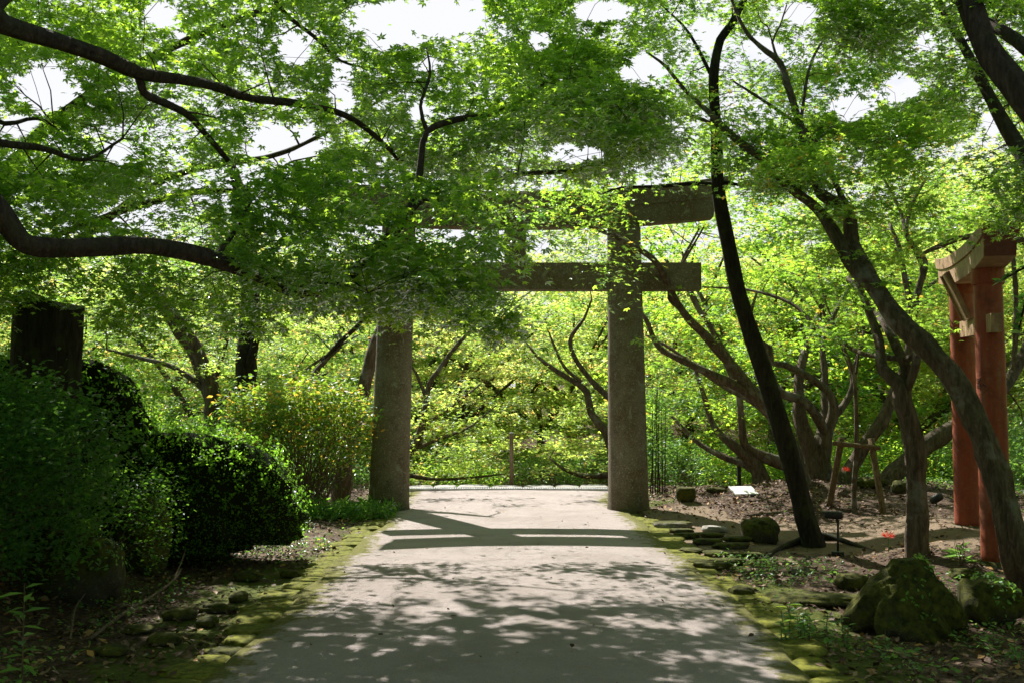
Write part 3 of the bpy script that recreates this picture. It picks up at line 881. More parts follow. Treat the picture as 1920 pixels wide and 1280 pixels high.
CA2 = np.concatenate([
    px_sprays([(-60, -120), (760, -120), (720, 80), (650, 250), (420, 300), (-60, 340)], 260, 7.5, 12.5, rA),
    px_sprays([(760, -60), (1250, -60), (1250, 200), (1000, 120), (760, 100)], 60, 9.5, 12.5, rA),
    px_sprays([(-200, 470), (300, 500), (600, 560), (620, 630), (480, 640), (250, 620), (-200, 640)], 36, 7.5, 10.0, rA),
    px_sprays([(395, 405), (470, 315), (640, 305), (900, 330), (1000, 400), (960, 480), (900, 520), (880, 600), (760, 560), (560, 565), (440, 500)], 80, 6.6, 8.6, rA),
    px_sprays([(720, 500), (900, 480), (940, 580), (985, 640), (900, 650), (800, 600)], 26, 7.2, 8.4, rA),
    px_sprays([(640, 420), (800, 400), (820, 580), (700, 600), (640, 560)], 18, 7.4, 9.0, rA),
])
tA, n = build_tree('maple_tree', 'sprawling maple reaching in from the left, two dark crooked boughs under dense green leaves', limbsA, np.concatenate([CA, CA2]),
                   M['leaf_near'], M['bark_near'], rA, n_per=135, R=.42, size=.056, droop=.22, tilt=.38)
total += n; print('leaves A', n)

# ------------------------------------------------------------------ tree B: taller maple standing out of frame at left, its crown over the gate
rBt = np.random.default_rng(110)
limbsB = [
    wl([[-7.6, 12.3, -.1, .22], [-7.5, 12.3, 1.5, .17], [-7.0, 12.3, 3.0, .13], [-6.2, 12.2, 4.6, .08], [-4.9, 12.0, 5.6, .055], [-3.4, 12.5, 6.6, .045], [-1.6, 12.4, 7.0, .035], [.4, 13, 7.7, .02]]),
    wl([[-7.0, 12.3, 3.0, .08], [-5.8, 12.9, 3.7, .055], [-4.6, 13.3, 4.7, .045], [-3.1, 13.5, 5.1, .03], [-1.6, 13.4, 5.9, .015]]),
    wl([[-7.2, 12.3, 2.6, .07], [-6.2, 11.6, 3.2, .05], [-5.0, 11.2, 3.6, .035], [-3.8, 11.2, 4.0, .04], [-3.0, 11.4, 4.1, .02]]),
]
CB = np.concatenate([
    px_sprays([(-350, -520), (1350, -520), (1250, 180), (1150, 330), (700, 300), (420, 330), (-350, 420)], 420, 11.0, 14.6, rBt),
    px_sprays([(540, 320), (1150, 335), (1120, 440), (980, 440), (900, 500), (560, 540)], 70, 12.2, 15.0, rBt),
    px_sprays([(-300, 250), (560, 250), (600, 520), (-300, 560)], 60, 11.0, 14.0, rBt),
])
tB, n = build_tree('maple_tree', 'taller maple whose leafy crown spreads high over the stone torii from the left', limbsB, CB, M['leaf_near'], M['bark_near'], rBt, n_per=125, R=.5, size=.06, tmpl=MAPLE3, droop=.2, rscale=1.2)
total += n; print('leaves B', n)

# ------------------------------------------------------------------ tree G: near trunk at the upper right corner
rG = np.random.default_rng(102)
limbsG = [
    wl([[4.5, 5.5, -.2, .24], [4.4, 5.6, 1.0, .20], [4.1, 5.7, 2.2, .17], [*at(2110, 300, 5.9), .13], [*at(1985, 235, 6.0), .105], [*at(1920, 180, 6.05), .09], [*at(1878, 130, 6.15), .082], [*at(1850, 90, 6.2), .078], [*at(1828, 40, 6.3), .074], [*at(1808, -20, 6.4), .07], [*at(1760, -160, 6.6), .05], [*at(1640, -300, 6.9), .03]]),
    limb([(1985, 235, 6.0, .06), (1950, 120, 6.3, .05), (1900, 72, 6.6, .045), (1862, 48, 6.8, .035), (1835, 30, 6.9, .025)]),
    wl([[4.1, 5.9, 1.9, .10], [*at(2150, 560, 6.3), .09], [*at(1990, 380, 6.8), .07], [*at(1915, 285, 7.1), .052], [*at(1860, 190, 7.4), .045], [*at(1815, 100, 7.6), .036], [*at(1775, 30, 7.8), .03], [*at(1735, -40, 8.0), .022]]),
]
CG = np.concatenate([
    px_sprays([(1500, -60), (1960, -300), (1960, 60), (1740, 60), (1640, 110), (1560, 30)], 120, 6.2, 8.5, rG),
    px_sprays([(1560, 0), (1700, -20), (1690, 80), (1630, 95)], 14, 6.4, 7.2, rG),
    px_sprays([(1760, 100), (1960, 120), (1960, 420), (1870, 430), (1830, 260)], 60, 6.8, 8.2, rG),
    px_sprays([(1250, -400), (1960, -420), (1900, -60), (1300, -60)], 110, 6.5, 10.5, rG),
])
tG, n = build_tree('maple_tree', 'maple with a thick smooth trunk slanting across the upper right corner', limbsG, CG, M['leaf_near'], M['bark_near'], rG, n_per=120, R=.38, size=.045)
total += n; print('leaves G', n)

# ------------------------------------------------------------------ tree C: slim dark straight trunk
rC = np.random.default_rng(103)
gC = ground(1523, 1022)
yc = gC[1]
limbsC = [
    wl([[gC[0] + .02, gC[1], gC[2] - .15, .20], [gC[0], gC[1], gC[2] + .06, .165], [*at(1510, 970, yc), .145], [*at(1487, 880, yc), .135], [*at(1455, 770, yc), .128], [*at(1418, 655, yc), .12], [*at(1388, 560, yc), .112], [*at(1368, 470, yc), .104], [*at(1352, 390, yc), .098], [*at(1345, 330, yc), .090],
        [*at(1343, 250, yc), .078], [*at(1338, 150, yc), .070], [*at(1350, 75, yc), .062], [*at(1372, 45, yc), .055], [*at(1420, -60, yc + .3), .04], [*at(1450, -200, yc + .6), .02]]),
    limb([(1347, 345, yc, .035), (1290, 345, yc + .1, .03), (1240, 350, yc + .15, .024), (1165, 352, yc + .2, .016), (1125, 365, yc + .2, .008)]),
    limb([(1345, 340, yc, .03), (1400, 348, yc, .02), (1460, 344, yc - .1, .012)]),
    limb([(1338, 150, yc, .03), (1290, 60, yc + .2, .02), (1240, 10, yc + .4, .01)]),
]
CC = np.concatenate([
    px_sprays([(1000, -150), (1600, -200), (1600, 60), (1420, 130), (1300, 100), (1150, 60), (1000, 60)], 130, yc - .6, yc + 2.2, rC),
    px_sprays([(1130, 290), (1260, 240), (1300, 320), (1200, 350)], 14, yc - .2, yc + 1, rC),
    px_sprays([(950, -80), (1950, -80), (1950, 250), (1500, 260), (1250, 200), (1000, 120)], 240, 12, 15, rC),
])
limbsC = [np.concatenate([l[:, :3], l[:, 3:] * .86], 1) for l in limbsC]
tC, n = build_tree('slim_tree', 'slim dark mossy trunk leaning left in front of the stone torii beam', limbsC, CC, M['leaf_near'], M['bark_dark'], rC, n_per=110, R=.45, size=.05, rough=.07)
total += n
rt_ = MB()
rp = smooth_path(np.array([[*ground(1400, 1078, .0), .015], [*ground(1440, 1045, .01), .03], [*ground(1490, 1022, .03), .04], [*ground(1535, 1012, .05), .045], [*ground(1590, 1020, .02), .03], [*ground(1640, 1030, -.02), .012]]), .08)
rt_.tube(rp[:, :3], rp[:, 3], 8, True, .15); rt_.build('root', M['bark_dark'], tC, True)

# ------------------------------------------------------------------ tree D: big trunk leaning across the red gate
rD = np.random.default_rng(104)
gD = on_plane(1905, 1085)
limbsD = [
    wl([[gD[0] + .12, gD[1], -.2, .24], [gD[0] + .05, gD[1], .02, .19], [*at(1898, 1020, 9.3), .165], [*at(1878, 930, 9.35), .158], [*at(1852, 850, 9.4), .152], [*at(1822, 770, 9.5), .148], [*at(1785, 700, 9.6), .145], [*at(1728, 640, 9.7), .14], [*at(1668, 580, 9.9), .13], [*at(1622, 512, 10.1), .118], [*at(1598, 455, 10.3), .10], [*at(1590, 395, 10.4), .088],
        [*at(1540, 363, 10.5), .075], [*at(1520, 302, 10.7), .06], [*at(1500, 235, 10.9), .055], [*at(1479, 168, 11.1), .05], [*at(1462, 118, 11.2), .044], [*at(1425, 87, 11.4), .038], [*at(1391, 47, 11.6), .028], [*at(1350, -60, 12), .016]]),
    limb([(1640, 540, 10.0, .08), (1596, 500, 10.1, .082), (1570, 450, 10.2, .078), (1530, 390, 10.4, .07), (1466, 339, 10.6, .062), (1421, 292, 10.8, .055), (1381, 262, 11.0, .05), (1337, 218, 11.3, .042), (1285, 170, 11.6, .032), (1248, 125, 11.9, .025), (1215, 100, 12.1, .015)]),
    limb([(1357, 240, 11.15, .028), (1320, 226, 11.3, .024), (1280, 213, 11.5, .018), (1230, 205, 11.8, .01)]),
    limb([(1462, 118, 11.2, .024), (1448, 80, 11.3, .018), (1462, 50, 11.4, .014), (1475, 10, 11.6, .01)]),
    limb([(1592, 400, 10.4, .05), (1560, 330, 10.6, .036), (1520, 255, 10.9, .03), (1440, 195, 11.2, .024), (1370, 150, 11.5, .015)]),
    limb([(1500, 235, 10.9, .024), (1520, 120, 11.2, .022), (1555, 60, 11.5, .014)]),
]
CD = np.concatenate([
    px_sprays([(1330, 300), (1480, 240), (1640, 210), (1740, 230), (1720, 300), (1560, 340), (1480, 350), (1360, 345)], 120, 9.6, 11.6, rD),
    px_sprays([(1250, 180), (1500, 130), (1600, 60), (1760, 120), (1900, 100), (1920, 250), (1700, 260), (1500, 250), (1340, 290)], 190, 10.2, 13.5, rD),
    px_sprays([(1560, 380), (1700, 340), (1760, 430), (1640, 520), (1600, 600), (1545, 560)], 26, 9.8, 11.4, rD),
    px_sprays([(1200, -350), (2000, -350), (2000, 60), (1700, 70), (1200, 0)], 60, 10, 13, rD),
])
limbsD = [np.concatenate([l[:, :3], l[:, 3:] * .74], 1) for l in limbsD]
tD, n = build_tree('maple_tree', 'stout maple with a pale twisted trunk leaning left across the small red torii', limbsD, CD, M['leaf_mid'], M['bark'], rD, n_per=125, R=.46, size=.05, rough=.22)
total += n; print('leaves D', n)

# ------------------------------------------------------------------ tree E: upright forked trunk
rE = np.random.default_rng(105)
gE = ground(1720, 1042)
ye = gE[1]
limbsE = [
    wl([[gE[0] + .03, gE[1], gE[2] - .2, .22], [gE[0], gE[1], gE[2] + .04, .15], [*at(1718, 960, ye), .118], [*at(1716, 880, ye), .11], [*at(1710, 816, ye), .115], [*at(1692, 752, ye), .11], [*at(1690, 722, ye), .09], [*at(1655, 690, ye + .1), .07], [*at(1652, 655, ye + .2), .06], [*at(1640, 610, ye + .4), .05], [*at(1612, 540, ye + .7), .04], [*at(1600, 480, ye + 1), .025]]),
    limb([(1694, 740, ye, .075), (1700, 695, ye + .1, .062), (1682, 655, ye + .2, .055), (1660, 610, ye + .5, .045), (1636, 580, ye + .8, .04), (1590, 520, ye + 1.4, .025)]),
    limb([(1696, 735, ye, .06), (1712, 700, ye - .1, .045), (1718, 665, ye - .1, .045), (1705, 672, ye, .036), (1650, 668, ye + .4, .032), (1599, 655, ye + 1.0, .03), (1528, 608, ye + 1.8, .026), (1481, 568, ye + 2.2, .022), (1404, 544, ye + 2.8, .018), (1317, 538, ye + 3.4, .010)]),
]
CE = px_sprays([(1440, 480), (1640, 430), (1760, 500), (1760, 640), (1560, 640), (1440, 600)], 34, ye, ye + 3, rE)
limbsE = [np.concatenate([l[:, :3], l[:, 3:] * .92], 1) for l in limbsE]
tE, n = build_tree('maple_tree', 'knobbly upright maple trunk forking at head height beside the red torii', limbsE, CE, M['leaf_mid'], M['bark'], rE, n_per=85, R=.45, size=.05, rough=.17)
total += n

# ------------------------------------------------------------------ middle-distance maples with limbs drawn from the photo
def mid_tree(seed, label, limbs, polys, n_per=95, R=.6, size=.058, leaf='leaf_mid', wood='bark', rough=.16, group=None):
    global total
    r_ = np.random.default_rng(seed)
    C = np.concatenate([px_sprays(p, n if y1 < 15 else int(n * .8), y0 + (.7 if y1 > 15 else 0), y1 + .7, r_, .5) for p, n, y0, y1 in polys])
    limbs = [np.concatenate([l[:, :3], l[:, 3:] * 1.0], 1) for l in limbs]
    t, n = build_tree('maple_tree', label, limbs, C, M[leaf], M[wood], r_, n_per=n_per, R=R, size=size, tmpl=MAPLE3, rough=rough, rscale=1.3, thick=.07, group=group, droop=.2, main_sides=10)
    total += n
    return t
def root_at(px, py, Ym):
    g = ground(px, py)
    if g[1] > Ym:
        g = at(px, py, Ym); g[2] = float(H(g[0], g[1]))
    return g
YM = [18.3]
def rooted(px, py, pts, r0, Y=None):
    g = root_at(px, py, YM[0])
    return wl([[g[0], g[1], g[2] - .2, r0 * 1.5], [g[0], g[1], g[2] + .05, r0 * 1.15]] + [[*at(p[0], p[1], (p[2] + g[1])), p[3]] for p in pts])
def along(px, py, pts):
    gy = root_at(px, py, YM[0])[1]
    return limb([(p[0], p[1], gy + p[2], p[3]) for p in pts])

R1 = (1500, 905)
mid_tree(201, 'maple behind the slim dark trunk whose long limbs sweep left past the stone pillar', [
    rooted(*R1, [(1492, 870, 0, .15), (1470, 810, 0, .13), (1440, 765, 0, .12), (1414, 736, 0, .10), (1377, 689, 0, .09), (1330, 637, -.2, .08), (1280, 585, -.6, .06), (1235, 500, -1.2, .05), (1195, 466, -1.8, .04), (1120, 430, -2.4, .032), (1060, 418, -2.7, .024), (1000, 405, -2.9, .014)], .17),
    along(*R1, [(1440, 765, 0, .08), (1395, 732, 0, .075), (1340, 704, 0, .07), (1290, 680, 0, .055), (1235, 650, .2, .045), (1205, 590, .4, .035), (1150, 560, .7, .02)]),
    along(*R1, [(1400, 715, 0, .07), (1361, 665, .1, .055), (1337, 622, .2, .05), (1300, 560, .3, .045), (1278, 500, .4, .03), (1310, 430, .5, .015)]),
    along(*R1, [(1475, 820, 0, .05), (1420, 760, .5, .045), (1350, 720, .9, .04), (1260, 655, 1.3, .03), (1210, 628, 1.6, .02)]),
    along(*R1, [(1280, 585, -.6, .03), (1255, 545, -.8, .03), (1320, 425, -.9, .012)]),
], [([(985, 350), (1130, 330), (1190, 420), (1170, 560), (1110, 600), (1050, 520), (990, 440)], 74, 13.0, 14.9),
    ([(1210, 420), (1420, 420), (1480, 560), (1400, 700), (1210, 640)], 60, 14.4, 18.5), ([(1220, 230), (1500, 220), (1520, 420), (1230, 430)], 60, 16, 20),
    ([(1200, 560), (1420, 600), (1440, 800), (1210, 820)], 34, 16.5, 20)], R=.5)
R2 = (1547, 898)
mid_tree(202, 'maple with a zigzag bent limb, second trunk behind the slim dark one', [
    rooted(*R2, [(1545, 860, 0, .11), (1550, 813, 0, .10), (1562, 775, 0, .085), (1556, 739, 0, .07), (1517, 706, 0, .06), (1470, 683, 0, .055), (1447, 680, 0, .05), (1444, 652, 0, .045), (1418, 635, 0, .04), (1408, 590, 0, .03), (1420, 545, 0, .02)], .14),
    along(*R2, [(1560, 785, 0, .06), (1585, 755, .1, .055), (1597, 730, .1, .05), (1597, 700, .2, .035), (1575, 640, .3, .03), (1540, 580, .4, .025), (1505, 520, .6, .015)]),
    along(*R2, [(1550, 813, 0, .085), (1520, 765, -.2, .08), (1497, 746, -.2, .075), (1462, 735, -.3, .07), (1445, 700, -.3, .06), (1430, 640, -.3, .04)]),
    along(*R2, [(1597, 700, .2, .03), (1620, 620, .5, .026), (1600, 560, .6, .022), (1580, 500, .8, .014)]),
], [([(1380, 420), (1640, 400), (1660, 700), (1400, 700)], 70, 16.5, 21), ([(1400, 640), (1600, 640), (1600, 820), (1420, 820)], 26, 18, 22)])
R3 = (1430, 903)
mid_tree(203, 'low maple whose trunk curves along the ground behind the black post', [
    rooted(*R3, [(1424, 885, 0, .14), (1405, 860, 0, .11), (1370, 830, 0, .08), (1340, 800, .3, .06), (1320, 740, .5, .045), (1300, 680, .8, .03)], .18),
    along(*R3, [(1424, 890, 0, .08), (1400, 872, .1, .075), (1360, 858, .3, .06), (1310, 830, .6, .045), (1260, 780, .8, .03)]),
    along(1470, 880, [(1520, 890, 0, .11), (1465, 868, 0, .11), (1420, 850, 0, .10), (1396, 830, 0, .085), (1390, 780, 0, .07), (1385, 739, 0, .055), (1360, 680, .2, .04), (1335, 640, .4, .02)]),
], [([(1215, 620), (1430, 640), (1440, 800), (1215, 800)], 60, 18.5, 23)])
mid_tree(204, 'thick twin maple trunks standing close together left of the propped sapling', [
    rooted(1524, 897, [(1520, 850, 0, .14), (1508, 810, 0, .13), (1498, 770, .1, .10), (1500, 700, .3, .08), (1520, 630, .6, .06), (1545, 560, .8, .045), (1560, 470, 1.0, .03), (1540, 400, 1.2, .02)], .19),
    along(1524, 897, [(1520, 850, 0, .08), (1545, 790, .6, .07), (1546, 700, .8, .055), (1545, 640, 1, .05), (1580, 560, 1.4, .035), (1640, 480, 1.8, .02)]),
], [([(1460, 380), (1760, 330), (1780, 620), (1480, 600)], 80, 18.5, 23), ([(1460, 200), (1760, 190), (1760, 380), (1460, 400)], 80, 18.5, 22)], leaf='leaf_far')
E2 = (1590, 902)
mid_tree(205, 'pale maple trunk slanting right to left behind the propped sapling', [
    rooted(*E2, [(1600, 870, 0, .11), (1620, 835, 0, .105), (1653, 790, 0, .10), (1676, 735, 0, .08), (1700, 680, 0, .065), (1712, 600, 0, .06), (1722, 540, 0, .055), (1735, 490, 0, .045), (1700, 440, 0, .04), (1712, 380, .1, .03), (1740, 330, .2, .02)], .15),
    along(*E2, [(1722, 540, 0, .04), (1728, 500, 0, .04), (1700, 440, 0, .04), (1690, 400, .2, .03), (1660, 340, .3, .02)]),
    along(*E2, [(1712, 600, 0, .05), (1700, 540, 0, .045), (1688, 470, 0, .04), (1668, 420, .2, .028)]),
], [([(1600, 320), (1920, 300), (1920, 560), (1780, 600), (1640, 560)], 80, 15, 20)])
R6 = (1668, 905)
mid_tree(206, 'fallen-looking thick grey maple trunk lying up to the right behind the red torii', [
    rooted(*R6, [(1690, 875, 0, .14), (1727, 842, 0, .14), (1784, 803, 0, .13), (1850, 760, .2, .11), (1900, 700, .5, .09), (1960, 560, .9, .07), (1960, 480, 1.0, .06), (1880, 440, 1.0, .06), (1810, 445, 1.0, .052), (1760, 462, 1.0, .045), (1720, 480, 1.0, .03)], .17),
    along(*R6, [(1900, 700, .5, .05), (1905, 560, .3, .04), (1890, 420, .2, .03), (1860, 330, .2, .02)]),
], [([(1690, 300), (1960, 260), (1960, 520), (1700, 480)], 60, 15.5, 21), ([(1880, 460), (1990, 460), (1990, 820), (1880, 860)], 34, 15.5, 20), ([(1720, 190), (1990, 150), (1990, 360), (1720, 360)], 60, 16, 21)], leaf='leaf_far')
YM[0] = 21.3
T1 = (1160, 905)
mid_tree(207, 'crooked maple growing just beyond the right stone pillar, branches showing through the gate', [
    rooted(*T1, [(1150, 860, 1.0, .12), (1138, 812, 1.0, .10), (1110, 775, 1.0, .085), (1100, 735, 1.0, .075), (1075, 715, 1.0, .06), (1035, 690, 1.0, .05), (1005, 665, 1.0, .03), (985, 640, 1, .015)], .14),
    along(*T1, [(1165, 770, .8, .075), (1138, 742, 1, .07), (1110, 715, 1, .06), (1078, 670, 1, .05), (1070, 635, 1, .045), (1095, 598, 1, .03), (1110, 560, 1, .02)]),
    along(*T1, [(1090, 715, 1, .04), (1060, 690, 1.1, .035), (1040, 650, 1.1, .03), (1028, 620, 1.1, .015)]),
    along(*T1, [(1150, 890, .8, .07), (1100, 892, .8, .055), (1060, 880, .8, .04), (1030, 858, .9, .02)]),
], [([(960, 560), (1140, 560), (1140, 780), (1000, 720), (950, 640)], 48, 21.5, 24.5), ([(760, 270), (1180, 270), (1180, 560), (760, 560)], 80, 20.5, 24), ([(960, 740), (1140, 760), (1140, 880), (1000, 895)], 34, 21.3, 23.5)], size=.07, leaf='leaf_far')
T2 = (720, 912)
mid_tree(208, 'maple growing just beyond the left stone pillar with low arching branches', [
    rooted(*T2, [(740, 880, 1.5, .12), (780, 830, 1.5, .09), (797, 770, 1.5, .075), (803, 725, 1.5, .065), (825, 690, 1.5, .055), (855, 650, 1.5, .045), (890, 610, 1.5, .028), (905, 580, 1.5, .015)], .15),
    along(*T2, [(780, 830, 1.5, .05), (805, 790, 1.6, .045), (850, 760, 1.8, .035), (900, 720, 2, .02)]),
    along(*T2, [(735, 880, 1.5, .06), (780, 893, 1.4, .045), (830, 898, 1.4, .035), (880, 895, 1.4, .03), (945, 888, 1.4, .015)]),
    along(*T2, [(780, 840, 1.5, .05), (830, 820, 1.5, .04), (880, 800, 1.5, .03), (930, 760, 1.6, .015)]),
    along(*T2, [(800, 750, 1.5, .04), (780, 700, 1.5, .03), (765, 680, 1.5, .02)]),
], [([(765, 600), (900, 560), (960, 620), (900, 720), (770, 760)], 32, 22, 25), ([(765, 740), (930, 750), (980, 890), (770, 895)], 75, 21.5, 24)], size=.07, leaf='leaf_far')
YM[0] = 17.5
mid_tree(209, 'maple in the wood at left with a pair of slanting trunks above the yellow shrub', [
    rooted(395, 902, [(398, 800, 0, .16), (400, 745, 0, .14), (385, 690, 0, .12), (355, 630, 0, .10), (325, 590, 0, .09), (290, 550, 0, .07), (250, 500, 0, .05)], .2),
    along(395, 902, [(398, 760, 0, .09), (360, 660, .3, .08), (330, 620, .3, .07), (300, 570, .3, .05), (270, 520, .4, .03)]),
    along(395, 902, [(395, 740, 0, .06), (330, 690, .2, .045), (260, 670, .3, .035), (200, 655, .4, .02)]),
    along(395, 902, [(390, 800, 0, .05), (430, 740, .3, .045), (480, 690, .4, .03)]),
], [([(150, 470), (560, 470), (600, 640), (420, 700), (180, 680)], 90, 16, 21)], leaf='leaf_far')
mid_tree(210, 'dark thick tree trunk half hidden by leaves above the yellow shrub', [
    rooted(463, 905, [(463, 800, 0, .20), (463, 690, 0, .18), (466, 600, 0, .17), (470, 520, 0, .15), (460, 400, 0, .12), (430, 300, .5, .08)], .24),
    along(463, 905, [(466, 690, -.1, .07), (485, 625, -.3, .06), (520, 560, -.3, .045), (560, 500, -.2, .025)]),
    along(463, 905, [(590, 700, .5, .06), (630, 650, .6, .05), (680, 600, .7, .035), (700, 560, .8, .02)]),
], [([(420, 430), (720, 430), (720, 560), (620, 660), (480, 600)], 60, 17, 23)], wood='bark_dark', leaf='leaf_far')
mid_tree(211, 'slim trunk slanting up to the right just behind the left stone pillar', [
    rooted(640, 908, [(650, 850, 0, .13), (668, 790, 0, .12), (690, 700, 0, .11), (705, 640, 0, .10), (735, 560, .2, .08), (760, 480, .4, .05)], .15),
    along(640, 908, [(660, 820, 0, .06), (620, 740, .3, .045), (590, 700, .4, .035), (640, 650, .6, .02)]),
], [([(560, 480), (800, 450), (800, 600), (640, 720), (560, 640)], 50, 18.5, 23)], leaf='leaf_far')
print('leaves mid', total)

# ------------------------------------------------------------------ wood beyond the gate: a few maples, copied
def bg_maple(seed, height, spread):
    r_ = np.random.default_rng(seed)
    limbs = []
    fork = .9 + r_.random() * .6
    base = np.array([0, 0, -.3]); f = np.array([r_.normal(0, .15), r_.normal(0, .15), fork])
    limbs.append(wl([[*base, .20], [0, 0, .1, .15], [*f, .13]]))
    for k in range(6):
        a = k / 6 * 2 * PI + r_.normal(0, .3)
        p = [[*f, .075]]; q = f.copy()
        steep = r_.uniform(.6, 1.6)
        for j in range(6):
            a += r_.normal(0, .35)
            q = q + np.array([math.cos(a), math.sin(a), steep * (1 - .08 * j)]) * height / 11 * r_.uniform(.8, 1.25)
            p.append([*q, .075 * (1 - (j + 1) / 7.5)])
        limbs.append(wl(p))
    n = 175
    u = r_.random(n) ** .5 * spread; th = r_.random(n) * 2 * PI
    zz = height * (1 - .45 * (u / spread) ** 2) - r_.random(n) ** 1.4 * height * .72
    zz = np.where(r_.random(n) < .75, np.round(zz / .75) * .75 + r_.normal(0, .07, n), zz)
    C = np.stack([u * np.cos(th), u * np.sin(th), np.maximum(zz, .55)], -1)
    return limbs, C, r_

def copy_tree(root, loc, rz, sc, label):
    c = root.copy(); COL.objects.link(c)
    c.location = loc; c.rotation_euler = (0, 0, rz); c.scale = (sc, sc, sc)
    c['label'] = label
    for ch in list(root.children):
        d = ch.copy(); COL.objects.link(d); d.parent = c
    return c

BG_LABEL = 'one of the backlit yellow-green maples whose crowns merge in the wood beyond the stone torii'
BG_GROUP = 'maples in the wood beyond the gate'
spots = []
for Yv, xs_ in ((26.5, (-12.5, -8.0, 6.8, 11.0, 15.5)), (30.0, (-15.0, -10.4, -6.2, -2.0, 8.8, 13.6)), (34.5, (-16.5, -11.8, -7.6, -3.6, .8, 5.6, 10.6, 16.5)), (40, (-17, -12, -7, -2.5, 2.4, 7.5, 13, 19))):
    for x in xs_:
        spots.append((x + random.uniform(-.7, .7), Yv + random.uniform(-1, 1)))
protos = []
for k, (hgt, spr) in enumerate(((5.6, 3.2), (6.4, 3.0), (5.0, 3.4), (7.0, 3.3))):
    limbs, C, r_ = bg_maple(300 + k, hgt, spr)
    t = bpy.data.objects.new('maple_tree', None); COL.objects.link(t); ORG[t.name] = np.zeros(3)
    tag(t, BG_LABEL, 'tree', BG_GROUP)
    mb = MB()
    for i, l in enumerate(limbs): mb.tube(l[:, :3], l[:, 3], 8, True, .15, seed=i)
    for p, r, s in connect(limbs, C, r_, sides=4, rscale=1.6, rmax=.04): mb.tube(p, r, s, False)
    mb.build('trunk', M['bark_far'], t, True)
    V, F, rnd, n = sprays_leaves(C, 150, .75, .074, r_, .33, .16, .05, MAPLE3, False)
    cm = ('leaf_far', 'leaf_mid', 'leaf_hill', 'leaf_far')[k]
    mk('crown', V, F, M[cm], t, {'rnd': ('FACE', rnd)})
    protos.append(t)
BEHIND = [(-8.5, 4.0), (9.0, 3.5), (-5.5, -3.5), (5.0, -4.0), (0, -6.5), (-11.5, 8.5), (11.5, 9.5)]  # unseen maples added beside and behind the camera to block sky light
order = list(range(len(spots))); random.shuffle(order)
for j, i in enumerate(order):
    x, y = spots[i]
    z = float(H(x, y))
    sc = random.uniform(.9, 1.2) * (1 + max(0, y - 30) * .012) * (1.3 if x > 5 else 1.18 if y > 38 else 1.0)
    rz = random.uniform(0, 6.28)
    if j < 4:
        protos[j].location = (x, y, z); protos[j].rotation_euler = (0, 0, rz); protos[j].scale = (sc,) * 3
    else:
        copy_tree(protos[j % 4], (x, y, z), rz, sc, BG_LABEL)

for x, y in BEHIND:
    copy_tree(protos[0], (x, y, float(H(x, y))), random.uniform(0, 6), 1.35, 'unseen green maple added beside or behind the viewer to hold back sky light')

# far hillside wood: one mass
r_ = np.random.default_rng(400)
C = []
for Yv in (46, 52, 59, 67, 76):
    for x in np.arange(-Yv * .62, Yv * .62, 5.0):
        cx, cy2 = x + r_.normal(0, 1), Yv + r_.normal(0, 1.5)
        hg = r_.uniform(5.0, 7.5)
        m_ = 26
        u = r_.random(m_) ** .5 * 3.4; th = r_.random(m_) * 2 * PI
        zz = hg * (1 - .5 * (u / 3.4) ** 2) - r_.random(m_) * hg * .6
        C.append(np.stack([cx + u * np.cos(th), cy2 + u * np.sin(th), float(H(cx, cy2)) + zz], -1))
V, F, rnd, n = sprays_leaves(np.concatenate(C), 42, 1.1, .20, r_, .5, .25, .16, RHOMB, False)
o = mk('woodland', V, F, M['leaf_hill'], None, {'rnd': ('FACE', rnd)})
tag(o, 'far hillside covered in yellow-green trees beyond the gate', 'woodland', None, 'stuff')

# ------------------------------------------------------------------ shrubs, hedges, undergrowth
def shrub(name, c, rx, ry, h, n_stem, n_spray, n_per, size, label, leaf, seed, tmpl=OVAL, group=None, lo=.35, R=.22, arch=.25, cat='shrub', wood='twig', sr=.006, tilt=.6, mask=False):
    r_ = np.random.default_rng(seed)
    z0 = float(H(c[0], c[1]))
    t = thing(name, (c[0], c[1], z0), label, cat, group)
    th = r_.random(n_spray) * 2 * PI; u = r_.random(n_spray) ** .45
    zz = lo + (1 - lo) * r_.random(n_spray) ** .7
    prof = np.sqrt(np.clip(1 - ((zz - .62) / .62) ** 2 * .75, .05, 1))
    C = np.stack([c[0] + rx * u * prof * np.cos(th), c[1] + ry * u * prof * np.sin(th), z0 + h * zz * (1 - .18 * u ** 2)], -1)
    mb = MB()
    pick = r_.choice(n_spray, min(n_stem, n_spray), False)
    for k in pick:
        e = C[k]; b0 = np.array([c[0] + r_.normal(0, rx * .16), c[1] + r_.normal(0, ry * .16), z0 - .03])
        tt = np.linspace(0, 1, 7)[:, None]
        p = b0 * (1 - tt) + e * tt
        p[:, 2] += arch * np.sin(tt[:, 0] * PI) * .5 * h
        p[1:-1] += r_.normal(0, .018, (5, 3))
        mb.tube(p, np.linspace(sr, sr * .35, 7), 5, False)
    mb.build('stems', M[wood], t, True)
    V, F, rnd, n = sprays_leaves(C, n_per, R, size, r_, tilt, .1, R * .45, tmpl, mask)
    mk('foliage', V, F, M[leaf], t, {'rnd': ('FACE', rnd)})
    return t

